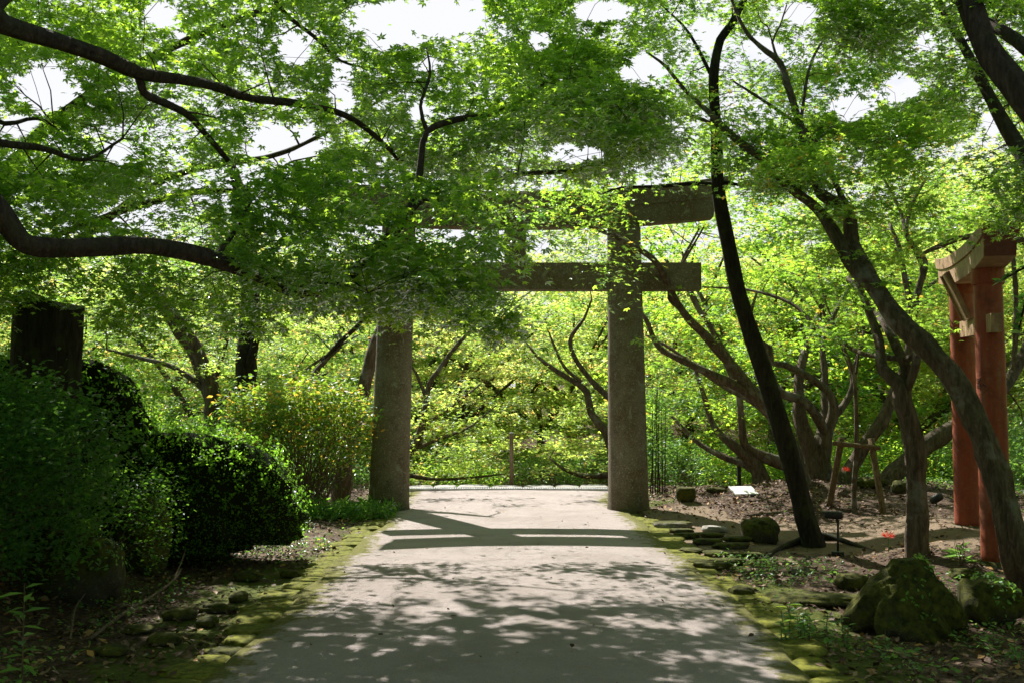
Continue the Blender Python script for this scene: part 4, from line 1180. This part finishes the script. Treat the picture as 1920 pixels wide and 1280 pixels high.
gS = on_plane(572, 955)
shrub('shrub', (gS[0] - .1, gS[1] + .1), 1.38, .85, 2.15, 170, 330, 30, .075, 'arching multi-stemmed shrub with sunlit yellow and green leaves beside the left stone pillar', 'leaf_shrub', 501, OVAL, lo=.36, R=.26, arch=.10, sr=.009)
shrub('shrub', (-4.2, 7.5), 1.25, .9, 1.55, 60, 420, 55, .05, 'large dark broad-leaved bush at the left edge in front of the tall stump', 'leaf_broad', 502, OVAL, lo=.05, R=.22, sr=.01)
shrub('shrub', (-3.7, 8.8), .8, .7, .95, 30, 110, 45, .035, 'low leafy bush between the dark bush and the clipped hedge', 'leaf_hedge', 503, OVAL, lo=.05, R=.2)
gb = ground(1310, 905)
shrub('shrub', (gb[0], gb[1]), 1.05, .7, .85, 30, 120, 45, .05, 'round green bush in shade behind the mossy low stump', 'leaf_under', 504, OVAL, lo=.05, R=.22)
under = [((-6.2, 15.5), 1.6, 1.3, .7), ((-4.9, 17.5), 1.3, 1.2, .9), ((-8.6, 17.0), 1.7, 2.0, .4), ((-6.6, 20.5), 1.8, 1.6, .3), ((-4.3, 20.8), 1.0, .9, .2), ((-10.5, 21), 2.2, 2.4, .3), ((7.6, 20.6), 1.6, 1.0, .3), ((9.8, 19.3), 1.6, 1.5, .4), ((8.6, 15.2), 1.2, 1.2, .5),
         ((5.4, 21.4), 1.4, .9, .3), ((12, 22), 2, 1.8, .3), ((8.4, 12.5), .9, 1.4, .4), ((-12.5, 15), 1.8, 2.5, .3), ((-7.2, 12.5), 1.2, 1.8, .4)]
under += [((-4.8, 24.5), 1.5, 1.0, .3), ((-1.6, 26), 1.7, .75, .3), ((1.2, 28), 1.6, .9, .3), ((4.6, 26), 1.8, 1.1, .3), ((7.2, 24.5), 1.6, 1.2, .3), ((-8.4, 25), 2, 1.3, .3), ((11, 26), 2, 1.2, .3), ((-2.8, 31), 1.9, 1.5, .3), ((3.6, 32), 1.9, 1.5, .3), ((-7, 32), 2, 1.6, .3)]
for k, ((x, y), rr, hh, sun) in enumerate(under):
    n_s = int(70 * rr)
    shrub('shrub', (x, y), rr, rr * .8, hh, 24, n_s, 48, .062, 'leafy green shrub in the undergrowth, part of the thicket around the tree trunks', 'leaf_under' if k % 3 else 'leaf_mid', 520 + k, OVAL, 'undergrowth shrubs among the trunks', lo=.04, R=.3, tilt=.6)

def hedge(name, c, size, label, seed, n_leaf, lsize, mat, core='core', rot=0.0, rough=.12, cat='hedge', shape_seed=1, tmpl=OVAL):
    r_ = np.random.default_rng(seed)
    z0 = float(H(c[0], c[1]))
    t = thing(name, (c[0], c[1], z0), label, cat)
    cc = (c[0], c[1], z0 + size[2] * .5 - .12)
    V, F = rock_geo(cc, size, shape_seed, 26, rough, .0, rot, 1.0, .85)
    zn = np.clip((V[:, 2] - cc[2]) / (size[2] * .5), -1, 0)
    V[:, :2] = np.array(cc[:2]) + (V[:, :2] - np.array(cc[:2])) / np.maximum(np.sqrt(1 - zn ** 2), .3)[:, None] ** .75
    mk('core', V, F, M[core], t, None, True)
    Vg, Fg = V, F[0]
    tri = Vg[Fg]
    cen = tri.mean(1); nr = np.cross(tri[:, 1] - tri[:, 0], tri[:, 2] - tri[:, 0]); ar = np.linalg.norm(nr, axis=1)
    out_ = np.sign(np.sum(nr * (cen - np.array(cc)), 1))[:, None]
    nr = nr / (ar[:, None] + 1e-9) * out_
    f = r_.choice(len(cen), n_leaf, p=ar / ar.sum())
    a, b = r_.random((2, n_leaf, 1))
    P = tri[f, 0] + a * (tri[f, 1] - tri[f, 0]) + b * (tri[f, 3] - tri[f, 0]) + nr[f] * (r_.random((n_leaf, 1)) ** 3 * .16)
    N = nr[f] + r_.normal(0, .6, (n_leaf, 3)); D = r_.normal(0, 1, (n_leaf, 3)) + np.array([0, 0, .3])
    sz = lsize * (.6 + .8 * r_.random(n_leaf))
    sh = (noise2(P[:, 0] * 9, P[:, 1] * 9 + P[:, 2] * 7, 3) > .74) & (P[:, 2] > z0 + .25 * size[2])
    P[sh] += nr[f][sh] * r_.random((sh.sum(), 1)) * .16 + np.array([0, 0, .06]) * r_.random((sh.sum(), 1)); sz[sh] *= 1.7
    V2, F2 = leaf_mesh(P, N, D, sz, tmpl)
    mk('foliage', V2, F2, M[mat], t, {'rnd': ('FACE', np.repeat(r_.random(n_leaf), len(tmpl[1])))})
    return t
hedge('hedge', (-3.78, 10.6), (2.8, 1.5, 1.28), 'rounded dark clipped hedge with a sunlit top along the left of the path', 601, 34000, .022, 'leaf_hedge', shape_seed=4, rough=.20)
hedge('hedge', (-4.9, 10.0), (2.2, 1.6, 1.7), 'taller dark end of the clipped hedging, behind and left of the rounded one', 602, 24000, .03, 'leaf_hedge', shape_seed=7, rough=.3)

# ------------------------------------------------------------------ cut stump at far left
cs = at(91, 640, 8.9)
st = thing('tree_stump', (cs[0], cs[1], float(H(cs[0], cs[1]))), 'tall dark tree stump with a slanting pale cut top behind the left bush', 'stump')
n = 28; zz = np.linspace(-.2, 1, n)
th = np.linspace(0, 2 * PI, 40, endpoint=False)
z0 = float(H(cs[0], cs[1]))
Vs = []
for k in range(n):
    t_ = max(zz[k], 0)
    for a in th:
        top = 2.63 - .16 * (math.cos(a) + 1) / 2 + .03 * math.sin(3 * a)
        z = z0 - .2 + (top - z0 + .2) * k / (n - 1)
        r = .27 * (1 + .06 * math.sin(5 * a + 1) + .04 * math.sin(11 * a) + .05 * math.sin(z * 2.2 + a)) * (1 + .04 * t_)
        Vs.append([cs[0] + r * math.cos(a), cs[1] + r * math.sin(a), z])
Vs = np.array(Vs)
a = np.arange(40); b_ = (a + 1) % 40; base = (np.arange(n - 1) * 40)[:, None]
mk('bark', Vs, np.stack([base + a, base + b_, base + 40 + b_, base + 40 + a], -1).reshape(-1, 4), M['bark_stump'], st, None, True)
topv = np.concatenate([Vs[-40:] * 1.0, [Vs[-40:].mean(0)]]); topv[:, 2] += .002
mk('cut_face', topv, np.stack([a, b_, np.full(40, 40)], -1), M['cut_wood'], st)

# low mossy stump right of the gate
g = ground(1289, 942)
V, F = rock_geo((g[0], g[1] + .15, g[2] + .12), (.32, .3, .36), 3, 14, .06, .9)
tag(mk('tree_stump', V, F, M['rock_moss'], None, None, True, org=g), 'short mossy stump standing right of the stone pillar in shade', 'stump')

# ------------------------------------------------------------------ rocks and kerb stones
rock(1435, 1020, .50, .36, .42, M['rock_moss'], 'round boulder capped with yellow moss on the sandy side path', 11, name='boulder', cat='boulder')
rock(1342, 1000, .36, .12, .22, M['rock_pale'], 'pale flat stone lying left of the mossy boulder', 12, flat=.5)
rock(1265, 995, .52, .15, .35, M['rock'], 'flat grey slab beside the base of the right pillar', 13, flat=.7)
rock(1715, 1205, 1.00, .66, .70, M['rock_moss'], 'big dark moss-covered rock at the lower right', 14, name='boulder', cat='boulder', rough=.42, sink=.16, res=44, cone=.75, lean=.12)
rock(1880, 1180, .42, .42, .45, M['rock_moss'], 'dark mossy rock at the right edge beside the big mossy rock', 15, name='boulder', cat='boulder', rough=.3)
rock(1545, 1140, .88, .10, .42, M['rock_moss'], 'long low moss-covered slab in front of the small mossy rock', 16, flat=.4, rot=-.1)
rock(1605, 1108, .32, .17, .25, M['rock_moss'], 'small mossy rock with a bare pale corner behind the long slab', 17)
rock(1505, 1080, .18, .12, .15, M['rock'], 'small round tan stone among the ivy', 18)
rock(1395, 1120, .22, .10, .2, M['rock_moss'], 'little moss-tufted stone next to the kerb', 19)
rock(1815, 1090, .30, .12, .25, M['rock_moss'], 'mossy stone at the foot of the near red pillar', 20)
rock(1345, 925, .34, .12, .25, M['rock_moss'], 'low mossy stone at the end of the path beside the bush', 21)
rock(1640, 915, .45, .20, .3, M['rock_moss'], 'mossy stone under the propped sapling', 22)
rock(1700, 925, .35, .22, .3, M['rock_moss'], 'mossy lump of rock between sapling props and red torii', 23)
rock(250, 1075, .50, .80, .45, M['rock_moss'], 'ivy-hung upright stone block below the dark hedge', 24, rough=.2, cat='boulder', name='boulder')
rock(120, 1130, .75, .62, .5, M['rock_moss'], 'dark mossy retaining stone at the lower left', 25, rough=.25, cat='boulder', name='boulder')
LS = [(330, 1165), (250, 1190), (400, 1150), (440, 1130), (300, 1215), (385, 1180), (460, 1090), (540, 1085), (420, 1240), (200, 1235)]
for k, (x, y) in enumerate(LS):
    rock(x, y, random.uniform(.12, .34), random.uniform(.05, .10), random.uniform(.12, .26), M['rock_moss'], 'small mossy stone half sunk in the leaf litter left of the path', 30 + k, group='small mossy stones left of the path')
RS = [(1290, 1010), (1330, 1022), (1300, 1040), (1345, 1045), (1375, 1030), (1310, 1062), (1340, 1068), (1400, 1045), (1280, 1000), (1365, 1060), (1330, 1008), (1385, 1015)]
for k, (x, y) in enumerate(RS):
    rock(x, y, random.uniform(.22, .42), random.uniform(.06, .10), random.uniform(.16, .28), M['rock_moss'], 'flat mossy paving stone of the stepped patch right of the path', 50 + k, flat=.6, group='mossy paving stones right of the path')

def ivy_on(o, n, seed, side=1):
    r_ = np.random.default_rng(seed)
    me = o.data; co = np.empty(len(me.vertices) * 3); me.vertices.foreach_get('co', co); co = co.reshape(-1, 3) + ORG[o.name]
    c = co.mean(0)
    i = r_.choice(len(co), n * 4)
    P = co[i]; d = P - c
    k = (noise2(P[:, 0] * 5 + seed, P[:, 2] * 5, 4) > .5) & (d[:, 0] * side > -.1) & (d[:, 2] > -.15)
    P, d = P[k][:n], d[k][:n]
    d /= np.linalg.norm(d, axis=1)[:, None] + 1e-9
    P = P + d * .02 + r_.normal(0, .015, P.shape)
    V, F = leaf_mesh(P, d + r_.normal(0, .4, d.shape), r_.normal(0, 1, d.shape), .032 * (.6 + .9 * r_.random(len(P))), OVAL)
    mk('ivy_leaves', V, F, M['leaf_under'], o, {'rnd': ('FACE', np.repeat(r_.random(len(P)), 2))})
for o in [o for o in bpy.data.objects if o.name.startswith('boulder')]:
    if 'sandy' not in o['label']: ivy_on(o, 260, len(o['label']), 1)

def kerb(edge, side, label, group):
    y = 4.6; k = 0
    while y < 18.8:
        ln = random.uniform(.26, .52)
        x = np.interp(y + ln / 2, edge[:, 1], edge[:, 0])
        x2 = np.interp(y + ln, edge[:, 1], edge[:, 0]); x1 = np.interp(y, edge[:, 1], edge[:, 0])
        skip = (side < 0 and 14.6 < y < 16.5) or (side > 0 and 15.0 < y < 16.4)
        if not skip:
            w = random.uniform(.20, .34)
            rot = math.atan2(-(x2 - x1), ln)
            w = random.uniform(.24, .46)
            V, F = rock_geo((x + side * (w * .16 + random.uniform(-.05, .07)), y + ln / 2, -.062 + random.uniform(-.015, .010)), (w * 1.15, ln * 1.12, .15), 70 + k + (50 if side > 0 else 0), 13, .22, .6, rot + random.uniform(-.15, .15))
            o = mk('kerb_stone', V, F, M['kerb'], None, None, True, org=(x, y + ln / 2, -.07))
            tag(o, label, 'kerb stone', group, 'thing')
        y += ln; k += 1
kerb(eL, -1, 'moss-covered kerb stone in the row along the left edge of the path', 'kerb stones along the left edge of the path')
kerb(eR, 1, 'moss-covered kerb stone in the row along the right edge of the path', 'kerb stones along the right edge of the path')

# threshold stones and drain at the far end
x = -2.05; k = 0
while x < 2.3:
    w = random.uniform(.38, .95)
    V, F = rock_geo((x + w / 2, 19.72, random.uniform(-.02, .01)), (w * 1.02, .70, .17), 140 + k, 12, .12, .8, random.uniform(-.05, .05), 1.0, .5)
    tag(mk('threshold_stone', V, F, M['rock_pale'], None, None, True, org=(x + w / 2, 19.7, -.1)), 'pale flat stone in the row behind the drain at the end of the path', 'paving stone', 'threshold stones behind the drain', 'thing')
    x += w; k += 1
DZ = .035
dr = thing('drain_grate', (0, 19.16, 0), 'long galvanised drain grate crossing the far end of the path', 'drain')
b = MB()
for yy in (19.03, 19.29): b.box((0.05, yy, DZ - .005), (4.15, .03, .05))
b.build('frame', M['metal'], dr)
b = MB()
for xx in np.arange(-1.98, 2.1, .045): b.box((xx, 19.16, DZ - .004), (.016, .23, .045))
b.build('grate', M['metal'], dr)
b = MB(); b.box((0.05, 19.16, DZ - .055), (4.1, .2, .01)); b.build('channel_bed', M['black_paint'], dr)

# posts
p = at(959, 908, 20.3); z0 = float(H(p[0], 20.3))
hp = thing('handrail_post', (p[0], 20.3, z0), 'slim bronze metal post at the top of the slope between the pillars', 'post')
V, F = tube_geo([(p[0], 20.3, z0 - .1), (p[0], 20.3, 1.03), (p[0], 20.3, 1.06)], [.042, .042, .03], 16); mk('post', V, F, M['post'], hp, None, True)
V, F = tube_geo([(p[0], 20.3, 1.062), (p[0], 20.3, 1.085)], [.044, .036], 16); mk('cap', V, F, M['metal'], hp)
g = ground(1386, 912)
bp = thing('marker_post', g, 'thin square black post with a flat top behind the white board', 'post')
b = MB(); b.box((g[0], g[1], g[2] + .33), (.07, .07, .74)); b.build('post', M['black_paint'], bp)
b = MB(); b.box((g[0] - .03, g[1], g[2] + .715), (.19, .12, .03)); b.build('cap', M['black_paint'], bp)
p = at(226, 800, 13.5)
z0 = float(H(p[0], p[1])); zt = at(226, 714, 13.5)[2]
V, F = tube_geo([(p[0], p[1], z0 - .1), (p[0] + .01, p[1], (z0 + zt) / 2), (p[0], p[1], zt)], [.045, .042, .04], 10, True, .05)
tag(mk('wooden_post', V, F, M['bark_dark'], None, None, True, org=(p[0], p[1], z0)), 'thin dark wooden post in the undergrowth behind the hedge', 'post')
# white board lying on the ground
g = ground(1398, 932)
wb = thing('sign_board', g, 'small white board propped at a low slant on the leaf litter', 'sign')
R_ = np.array([[math.cos(.2), -math.sin(.2), 0], [math.sin(.2), math.cos(.2), 0], [0, 0, 1]]) @ np.array([[1, 0, 0], [0, math.cos(.35), -math.sin(.35)], [0, math.sin(.35), math.cos(.35)]])
b = MB(); b.box((g[0], g[1] + .15, g[2] + .10), (.40, .30, .02), R_); b.build('board', M['white'], wb)
b = MB()
for sx in (-.14, .14): b.box((g[0] + sx, g[1] + .17, g[2] + .03), (.025, .025, .14))
b.build('stake', M['wood'], wb)

# spotlight on a stake
g = ground(1571, 1042)
sl = thing('spotlight', g, 'black garden spotlight on a thin stake in front of the slim dark trunk', 'spotlight')
yS = g[1]
zt = at(1573, 975, yS)[2]
V, F = tube_geo([(g[0], yS, g[2] - .05), (g[0] + .01, yS, zt)], [.013, .013], 10); mk('stake', V, F, M['black_paint'], sl, None, True)
V, F = tube_geo([(g[0], yS, g[2] - .02), (g[0], yS, g[2] + .05), (g[0], yS, g[2] + .055)], [.07, .07, .05], 20); mk('base', V, F, M['black_paint'], sl)
zh = at(1562, 965, yS)[2]
hd = [(-.01, .040), (.0, .047), (.10, .047), (.16, .040), (.185, .03)]
pts = [(g[0] + .045 - d, yS, zh + d * .02) for d, r in hd]
V, F = tube_geo(pts, [r for d, r in hd], 20); lh = mk('lamp_head', V, F, M['black_paint'], sl, None, True)
# slanting hood
b = MB(); n = 16; vv = []
for k in range(n):
    a = PI * k / (n - 1)
    for d, rr_ in ((.13, .045), (.22 if True else 0, .043)):
        ext = d if d < .2 else .17 + .06 * math.sin(a)
        vv.append([g[0] + .045 - ext, yS + rr_ * math.cos(a), zh + rr_ * math.sin(a) * 1.02 + .003])
vv = np.array(vv); ff = np.array([[2 * k, 2 * k + 1, 2 * k + 3, 2 * k + 2] for k in range(n - 1)])
mk('hood', vv, ff, M['black_paint'], sl, None, True)
V, F = tube_geo([(g[0], yS, zt - .01), (g[0], yS, zh - .03)], [.018, .02], 10); mk('bracket', V, F, M['black_paint'], sl)
# small spotlight on the ground
g = ground(1755, 948)
s2 = thing('spotlight', g, 'small grey-black spotlight lying low on the litter beside the red torii', 'spotlight')
V, F = tube_geo([g + np.array([-.07, 0, .05]), g + np.array([-.03, 0, .08]), g + np.array([.06, 0, .13]), g + np.array([.09, 0, .14])], [.035, .055, .06, .045], 16); mk('lamp_head', V, F, M['black_paint'], s2, None, True)
V, F = tube_geo([g + np.array([0, 0, -.05]), g + np.array([0, 0, .07])], [.015, .015], 8); mk('stake', V, F, M['black_paint'], s2)

# propped sapling
gs = ground(1606, 955)
ys_ = gs[1]
pf = thing('support_frame', ground(1606, 958), 'three-piece wooden prop frame around the thin sapling', 'tree support')
def pole(a, b_, r, name, par):
    V, F = tube_geo(np.linspace(a, b_, 8), r, 10, True, .05, a[0]); return mk(name, V, F, M['wood'], par, None, True)
g1 = ground(1553, 948); g2 = ground(1657, 962)
pole(g1 - np.array([0, 0, .08]), at(1578, 820, ys_ + .06), .045, 'leg', pf)
pole(g2 - np.array([0, 0, .08]), at(1633, 822, ys_ + .06), .045, 'leg', pf)
pole(at(1562, 830, ys_ - .03), at(1650, 839, ys_ - .03), .033, 'crossbar', pf)
rS = np.random.default_rng(107)
limbsS = [
    wl([[gs[0], gs[1] + .08, gs[2] - .1, .04], [gs[0], gs[1] + .08, gs[2] + .3, .036], [*at(1606, 830, ys_ + .08), .034], [*at(1603, 720, ys_ + .08), .030], [*at(1590, 670, ys_ + .1), .024], [*at(1560, 600, ys_ + .2), .018], [*at(1535, 520, ys_ + .3), .012], [*at(1520, 450, ys_ + .4), .006]]),
    limb([(1603, 720, ys_ + .08, .022), (1612, 640, ys_ + .1, .016), (1606, 612, ys_ + .1, .012), (1620, 590, ys_ + .1, .006)]),
    limb([(1600, 700, ys_ + .08, .02), (1575, 630, ys_, .014), (1545, 560, ys_, .010), (1540, 500, ys_, .006)]),
]
CS = px_sprays([(1500, 430), (1640, 440), (1640, 620), (1530, 600)], 16, ys_ - .3, ys_ + .8, rS)
build_tree('sapling', 'thin young maple sapling tied upright inside the wooden prop frame', limbsS, CS, M['leaf_mid'], M['bark'], rS, n_per=50, R=.35, size=.05, rough=.05)

# thin bamboo-like stems right of the stone pillar
rB = np.random.default_rng(108)
for k in range(7):
    px = 1219 + k * 4.6
    gk = ground(px, 925)
    tb = thing('bamboo_plant', (gk[0], gk[1], gk[2]), 'thin dark bamboo cane in the cluster right of the stone pillar', 'bamboo', 'bamboo canes right of the stone pillar')
    top = at(px + rB.normal(0, 5), 700 + 12 * k, gk[1] + .1)
    V, F = tube_geo(np.linspace([gk[0], gk[1], gk[2] - .05], top, 14), np.linspace(.012, .006, 14), 6); mk('cane', V, F, M['bark_dark'], tb, None, True)
    tcs = np.linspace([gk[0], gk[1], gk[2]], top, 12)[6:]
    V, F, rnd, n = sprays_leaves(tcs, 14, .2, .085, rB, .7, .3, .08, LANCE, False)
    mk('foliage', V, F, M['leaf_under'], tb, {'rnd': ('FACE', rnd)})

# ------------------------------------------------------------------ small plants
def small_plant(name, c, h, n_leaf, size, label, cat, seed, mat='leaf_under', tmpl=LANCE, stems=1, spread=.05, group=None, lean=.1):
    r_ = np.random.default_rng(seed)
    z0 = c[2]
    t = thing(name, c, label, cat, group)
    mb = MB(); P = []; D = []
    for s in range(stems):
        b0 = np.array([c[0] + r_.normal(0, spread), c[1] + r_.normal(0, spread), z0 - .03])
        e = b0 + np.array([r_.normal(0, lean), r_.normal(0, lean), 1]) * h * r_.uniform(.7, 1.05)
        tt = np.linspace(0, 1, 6)[:, None]
        MB().tube(b0 * (1 - tt) + e * tt, np.linspace(.006, .002, 6), 5, False).build('stem', M['twig'], t, True)
        m_ = n_leaf
        for k in range(m_):
            t_ = .12 + .88 * k / m_
            a = k * 2.4
            P.append(b0 * (1 - t_) + e * t_); D.append([math.cos(a), math.sin(a), .35 - .5 * r_.random()])
    P = np.array(P); D = np.array(D)
    N = np.cross(np.cross(D, [0, 0, 1.0]), D) + r_.normal(0, .2, D.shape)
    V, F = leaf_mesh(P, N, D, size * (.7 + .5 * r_.random(len(P))), tmpl)
    mk('foliage', V, F, M[mat], t, {'rnd': ('FACE', np.repeat(r_.random(len(P)), len(tmpl[1])))})
    return t
g = on_plane(75, 1290, .0)
small_plant('leafy_weed', np.array([-2.58, 5.35, 0.08]), .62, 22, .12, 'tall single-stemmed weed with drooping lance leaves at the lower left', 'weed', 701, 'leaf_under', LANCE, 1, .0)
small_plant('leafy_weed', np.array([-2.42, 5.2, 0.0]), .26, 16, .07, 'low leafy clump at the foot of the tall weed', 'weed', 702, 'leaf_under', OVAL, 8, .12)
g = ground(1500, 1205)
small_plant('leafy_weed', g, .26, 14, .06, 'bright green leafy seedlings by the lower right kerb stones', 'weed', 703, 'leaf_under', OVAL, 14, .13)
small_plant('leafy_weed', ground(1480, 1165), .22, 6, .09, 'upright sprig with one large glowing leaf by the right kerb', 'weed', 704, 'leaf_shrub', OVAL, 2, .03)
small_plant('leafy_weed', ground(1440, 1068), .18, 9, .05, 'small green sprout on the litter left of the spotlight', 'weed', 705, 'leaf_under', OVAL, 6, .08)
small_plant('leafy_weed', ground(1660, 1225), .18, 5, .08, 'young plant with four leaves in front of the big mossy rock', 'weed', 706, 'leaf_under', OVAL, 1, .0)
small_plant('leafy_weed', ground(1860, 1230), .2, 10, .05, 'ivy-like sprouts at the lower right corner', 'weed', 707, 'leaf_under', OVAL, 9, .15)
small_plant('leafy_weed', ground(605, 1030), .16, 8, .07, 'yellow-green sprout at the left kerb below the shrub', 'weed', 708, 'leaf_shrub', OVAL, 5, .07)
small_plant('leafy_weed', ground(545, 915), .4, 10, .07, 'sunlit leafy sprig at the right end of the rounded hedge', 'weed', 709, 'leaf_shrub', OVAL, 5, .1)
small_plant('grass_tuft', ground(1803, 1050), .25, 3, .16, 'tuft of long grass left of the near red pillar', 'grass tuft', 710, 'leaf_under', LANCE, 8, .03, None, .3)
small_plant('grass_tuft', ground(1868, 1052), .30, 3, .16, 'tuft of long grass in front of the near red pillar', 'grass tuft', 711, 'leaf_under', LANCE, 8, .03, None, .3)

def lily(px, py, h, label, seed):
    g = ground(px, py); r_ = np.random.default_rng(seed)
    t = thing('spider_lily', g, label, 'flower')
    V, F = tube_geo(np.linspace(g - np.array([0, 0, .05]), g + np.array([0, 0, h]), 5), .005, 6); mk('stem', V, F, M['leaf_under'], t, None, True)
    n = 46; top = g + np.array([0, 0, h])
    a = r_.random(n) * 2 * PI; D = np.stack([np.cos(a), np.sin(a), r_.uniform(-.1, .9, n)], -1)
    P = np.tile(top, (n, 1)) + D * .02
    N = np.cross(np.cross(D, [0, 0, 1.0]), D) + r_.normal(0, .3, D.shape)
    V, F = leaf_mesh(P, N, D, np.full(n, .062), (np.array([[0, 0, 0], [.5, .06, .1], [1.1, 0, .35], [.5, -.06, .1]]), np.array([[0, 3, 2, 1]])))
    mk('petals', V, F, M['leaf_lily'], t, {'rnd': ('FACE', r_.random(n))})
lily(1666, 1035, .16, 'red spider lily on the sandy path edge left of the upright trunk', 801)
lily(1587, 930, .38, 'red spider lily standing between the two props of the sapling frame', 802)

# fallen twigs
def twig(pts, r, label, sub=()):
    P = smooth_path(np.array([[*ground(x, y, h), r * k] for x, y, h, k in pts]), .06)
    mb = MB(); mb.tube(P[:, :3], P[:, 3], 7, True, .1)
    for s in sub:
        Q = smooth_path(np.array([[*ground(x, y, h), r * k] for x, y, h, k in s]), .06); mb.tube(Q[:, :3], Q[:, 3], 6, True)
    tag(mb.build('fallen_branch', M['twig'], None, True, org=P[0, :3]), label, 'branch')
twig([(170, 1205, .03, 1.2), (230, 1165, .05, 1.1), (285, 1138, .08, 1), (325, 1108, .09, .9), (340, 1090, .12, .6)], .012, 'long pale fallen branch on the litter at lower left', [[(325, 1108, .09, .7), (345, 1075, .2, .6), (342, 1060, .28, .4), (325, 1050, .3, .2)], [(285, 1140, .06, .5), (310, 1142, .05, .3)]])
twig([(132, 1205, .03, 1), (140, 1165, .08, .9), (160, 1140, .12, .8), (165, 1125, .16, .5)], .008, 'short curved dry twig left of the long fallen branch', [[(160, 1140, .12, .6), (172, 1128, .12, .3)]])
twig([(1600, 1222, .02, 1), (1660, 1230, .03, .8), (1700, 1236, .02, .4)], .008, 'thin dry twig lying in front of the big mossy rock')

# hanging glossy sprig at the right edge
rL = np.random.default_rng(109)
hs = thing('evergreen_shrub', (6.1, 8.4, float(H(6.1, 8.4))), 'dark glossy-leaved branch poking in at the right edge before the red torii', 'shrub')
l0 = wl([[6.1, 8.4, -.1, .05], [6.0, 8.5, 1.5, .035], [*at(1990, 470, 8.6), .02], [*at(1925, 500, 8.7), .012], [*at(1880, 525, 8.8), .006]])
l1 = wl([[6.0, 8.5, 1.6, .03], [*at(1960, 560, 8.5), .015], [*at(1910, 620, 8.6), .008]])
b = MB(); b.tube(l0[:, :3], l0[:, 3], 7); b.tube(l1[:, :3], l1[:, 3], 7); b.build('branch', M['bark_dark'], hs, True)
P = np.concatenate([np.repeat(l0[-10:, :3], 4, 0), np.repeat(l1[-6:, :3], 3, 0)]) + rL.normal(0, .02, (58, 3))
D = np.stack([rL.normal(-.6, .5, 58), rL.normal(0, .5, 58), rL.normal(-.4, .4, 58)], -1)
V, F = leaf_mesh(P, rL.normal(0, .4, (58, 3)) + np.array([0, 0, 1]), D, np.full(58, .10), OVAL)
mk('foliage', V, F, M['leaf_broad'], hs, {'rnd': ('FACE', np.repeat(rL.random(58), 2))})

# ------------------------------------------------------------------ ground cover and litter
def scatter(name, n, xr, yr, dens, size, mat, tmpl, label, cat, seed, lift=.02, upr=.5, rnd_pow=1.0):
    r_ = np.random.default_rng(seed)
    x = r_.uniform(*xr, n); y = r_.uniform(*yr, n)
    k = r_.random(n) < dens(x, y)
    x, y = x[k], y[k]
    P = np.stack([x, y, H(x, y) + r_.random(len(x)) * lift], -1)
    N = np.stack([r_.normal(0, upr, len(x)), r_.normal(0, upr, len(x)), np.ones(len(x))], -1)
    D = r_.normal(0, 1, (len(x), 3))
    V, F = leaf_mesh(P, N, D, size * (.5 + .9 * r_.random(len(x))), tmpl)
    o = mk(name, V, F, mat, None, {'rnd': ('FACE', np.repeat(r_.random(len(x)) ** rnd_pow, len(tmpl[1])))})
    return tag(o, label, cat, None, 'stuff')
offp = lambda x, y: np.maximum(xL(y) - x, x - xR(y))
def d_litter(x, y):
    return np.where(offp(x, y) > .05, 1, 0) * (1 - .6 * side_path(x, y)) * (.30 + .70 * (fbm(x * .9, y * .9, 61) > .45))
scatter('leaf_litter', 60000, (-7, 9), (4.5, 20.5), d_litter, .034, M['dry'], RHOMB, 'brown fallen leaves covering the soil on both sides of the path', 'leaf litter', 901, .03, .5, 1.6)
def d_path(x, y): return np.where(offp(x, y) < 0, .06, 0)
o = scatter('fallen_leaves', 2600, (-2.2, 2.4), (5, 19), d_path, .018, M['dry'], RHOMB, 'scattered tiny dark leaf scraps on the path', 'leaf litter', 902, .0, .5, 2)
o.location.z += .09
scatter('fallen_leaves', 2200, (-2.6, 2.6), (5, 19), lambda x, y: np.where(offp(x, y) < -.08, .035, 0), .045, M['dry'], OVAL, 'a few curled brown leaves lying on the path', 'leaf litter', 905, .0, .5, 1.2).location.z += .09
def d_ivy(x, y):
    right = (fbm(x * .8 + 5, y * .8, 71) > .44) & (x > 2.2) & (y < 11) | ((x > 4.2) & (y < 10) & (fbm(x * 1.1, y * 1.1, 73) > .42))
    left = (fbm(x * .7, y * .7, 72) > .52) & (x < -2.3) & (y < 13)
    bank = (x < -2.75) & (y < 9.5) & (fbm(x * 1.3, y * 1.3, 75) > .38)
    back = (y > 15.5) & (x > 6.0) | (y > 13.5) & (x < -3.4)
    return np.where(offp(x, y) > .18, 1, 0) * np.where(right | left | bank | back, .85, .03) * (1 - side_path(x, y))
scatter('ivy', 90000, (-8, 10), (4.5, 21), d_ivy, .038, M['leaf_under'], OVAL, 'green ivy and small leafy ground cover over the soil', 'ground cover', 903, .10, .55)
def d_foot(x, y):  # weeds at the pillar foot
    return np.where((np.hypot((x + 2.35) / .9, (y - 15.1) / .7) < 1) & (offp(x, y) > -.15), .9, 0)
scatter('grass', 9000, (-4.2, -1.2), (14, 16.5), d_foot, .10, M['leaf_under'], LANCE, 'sunlit weeds and grass at the foot of the left stone pillar', 'grass', 904, .22, 1.2)
print('total unique leaves', total)
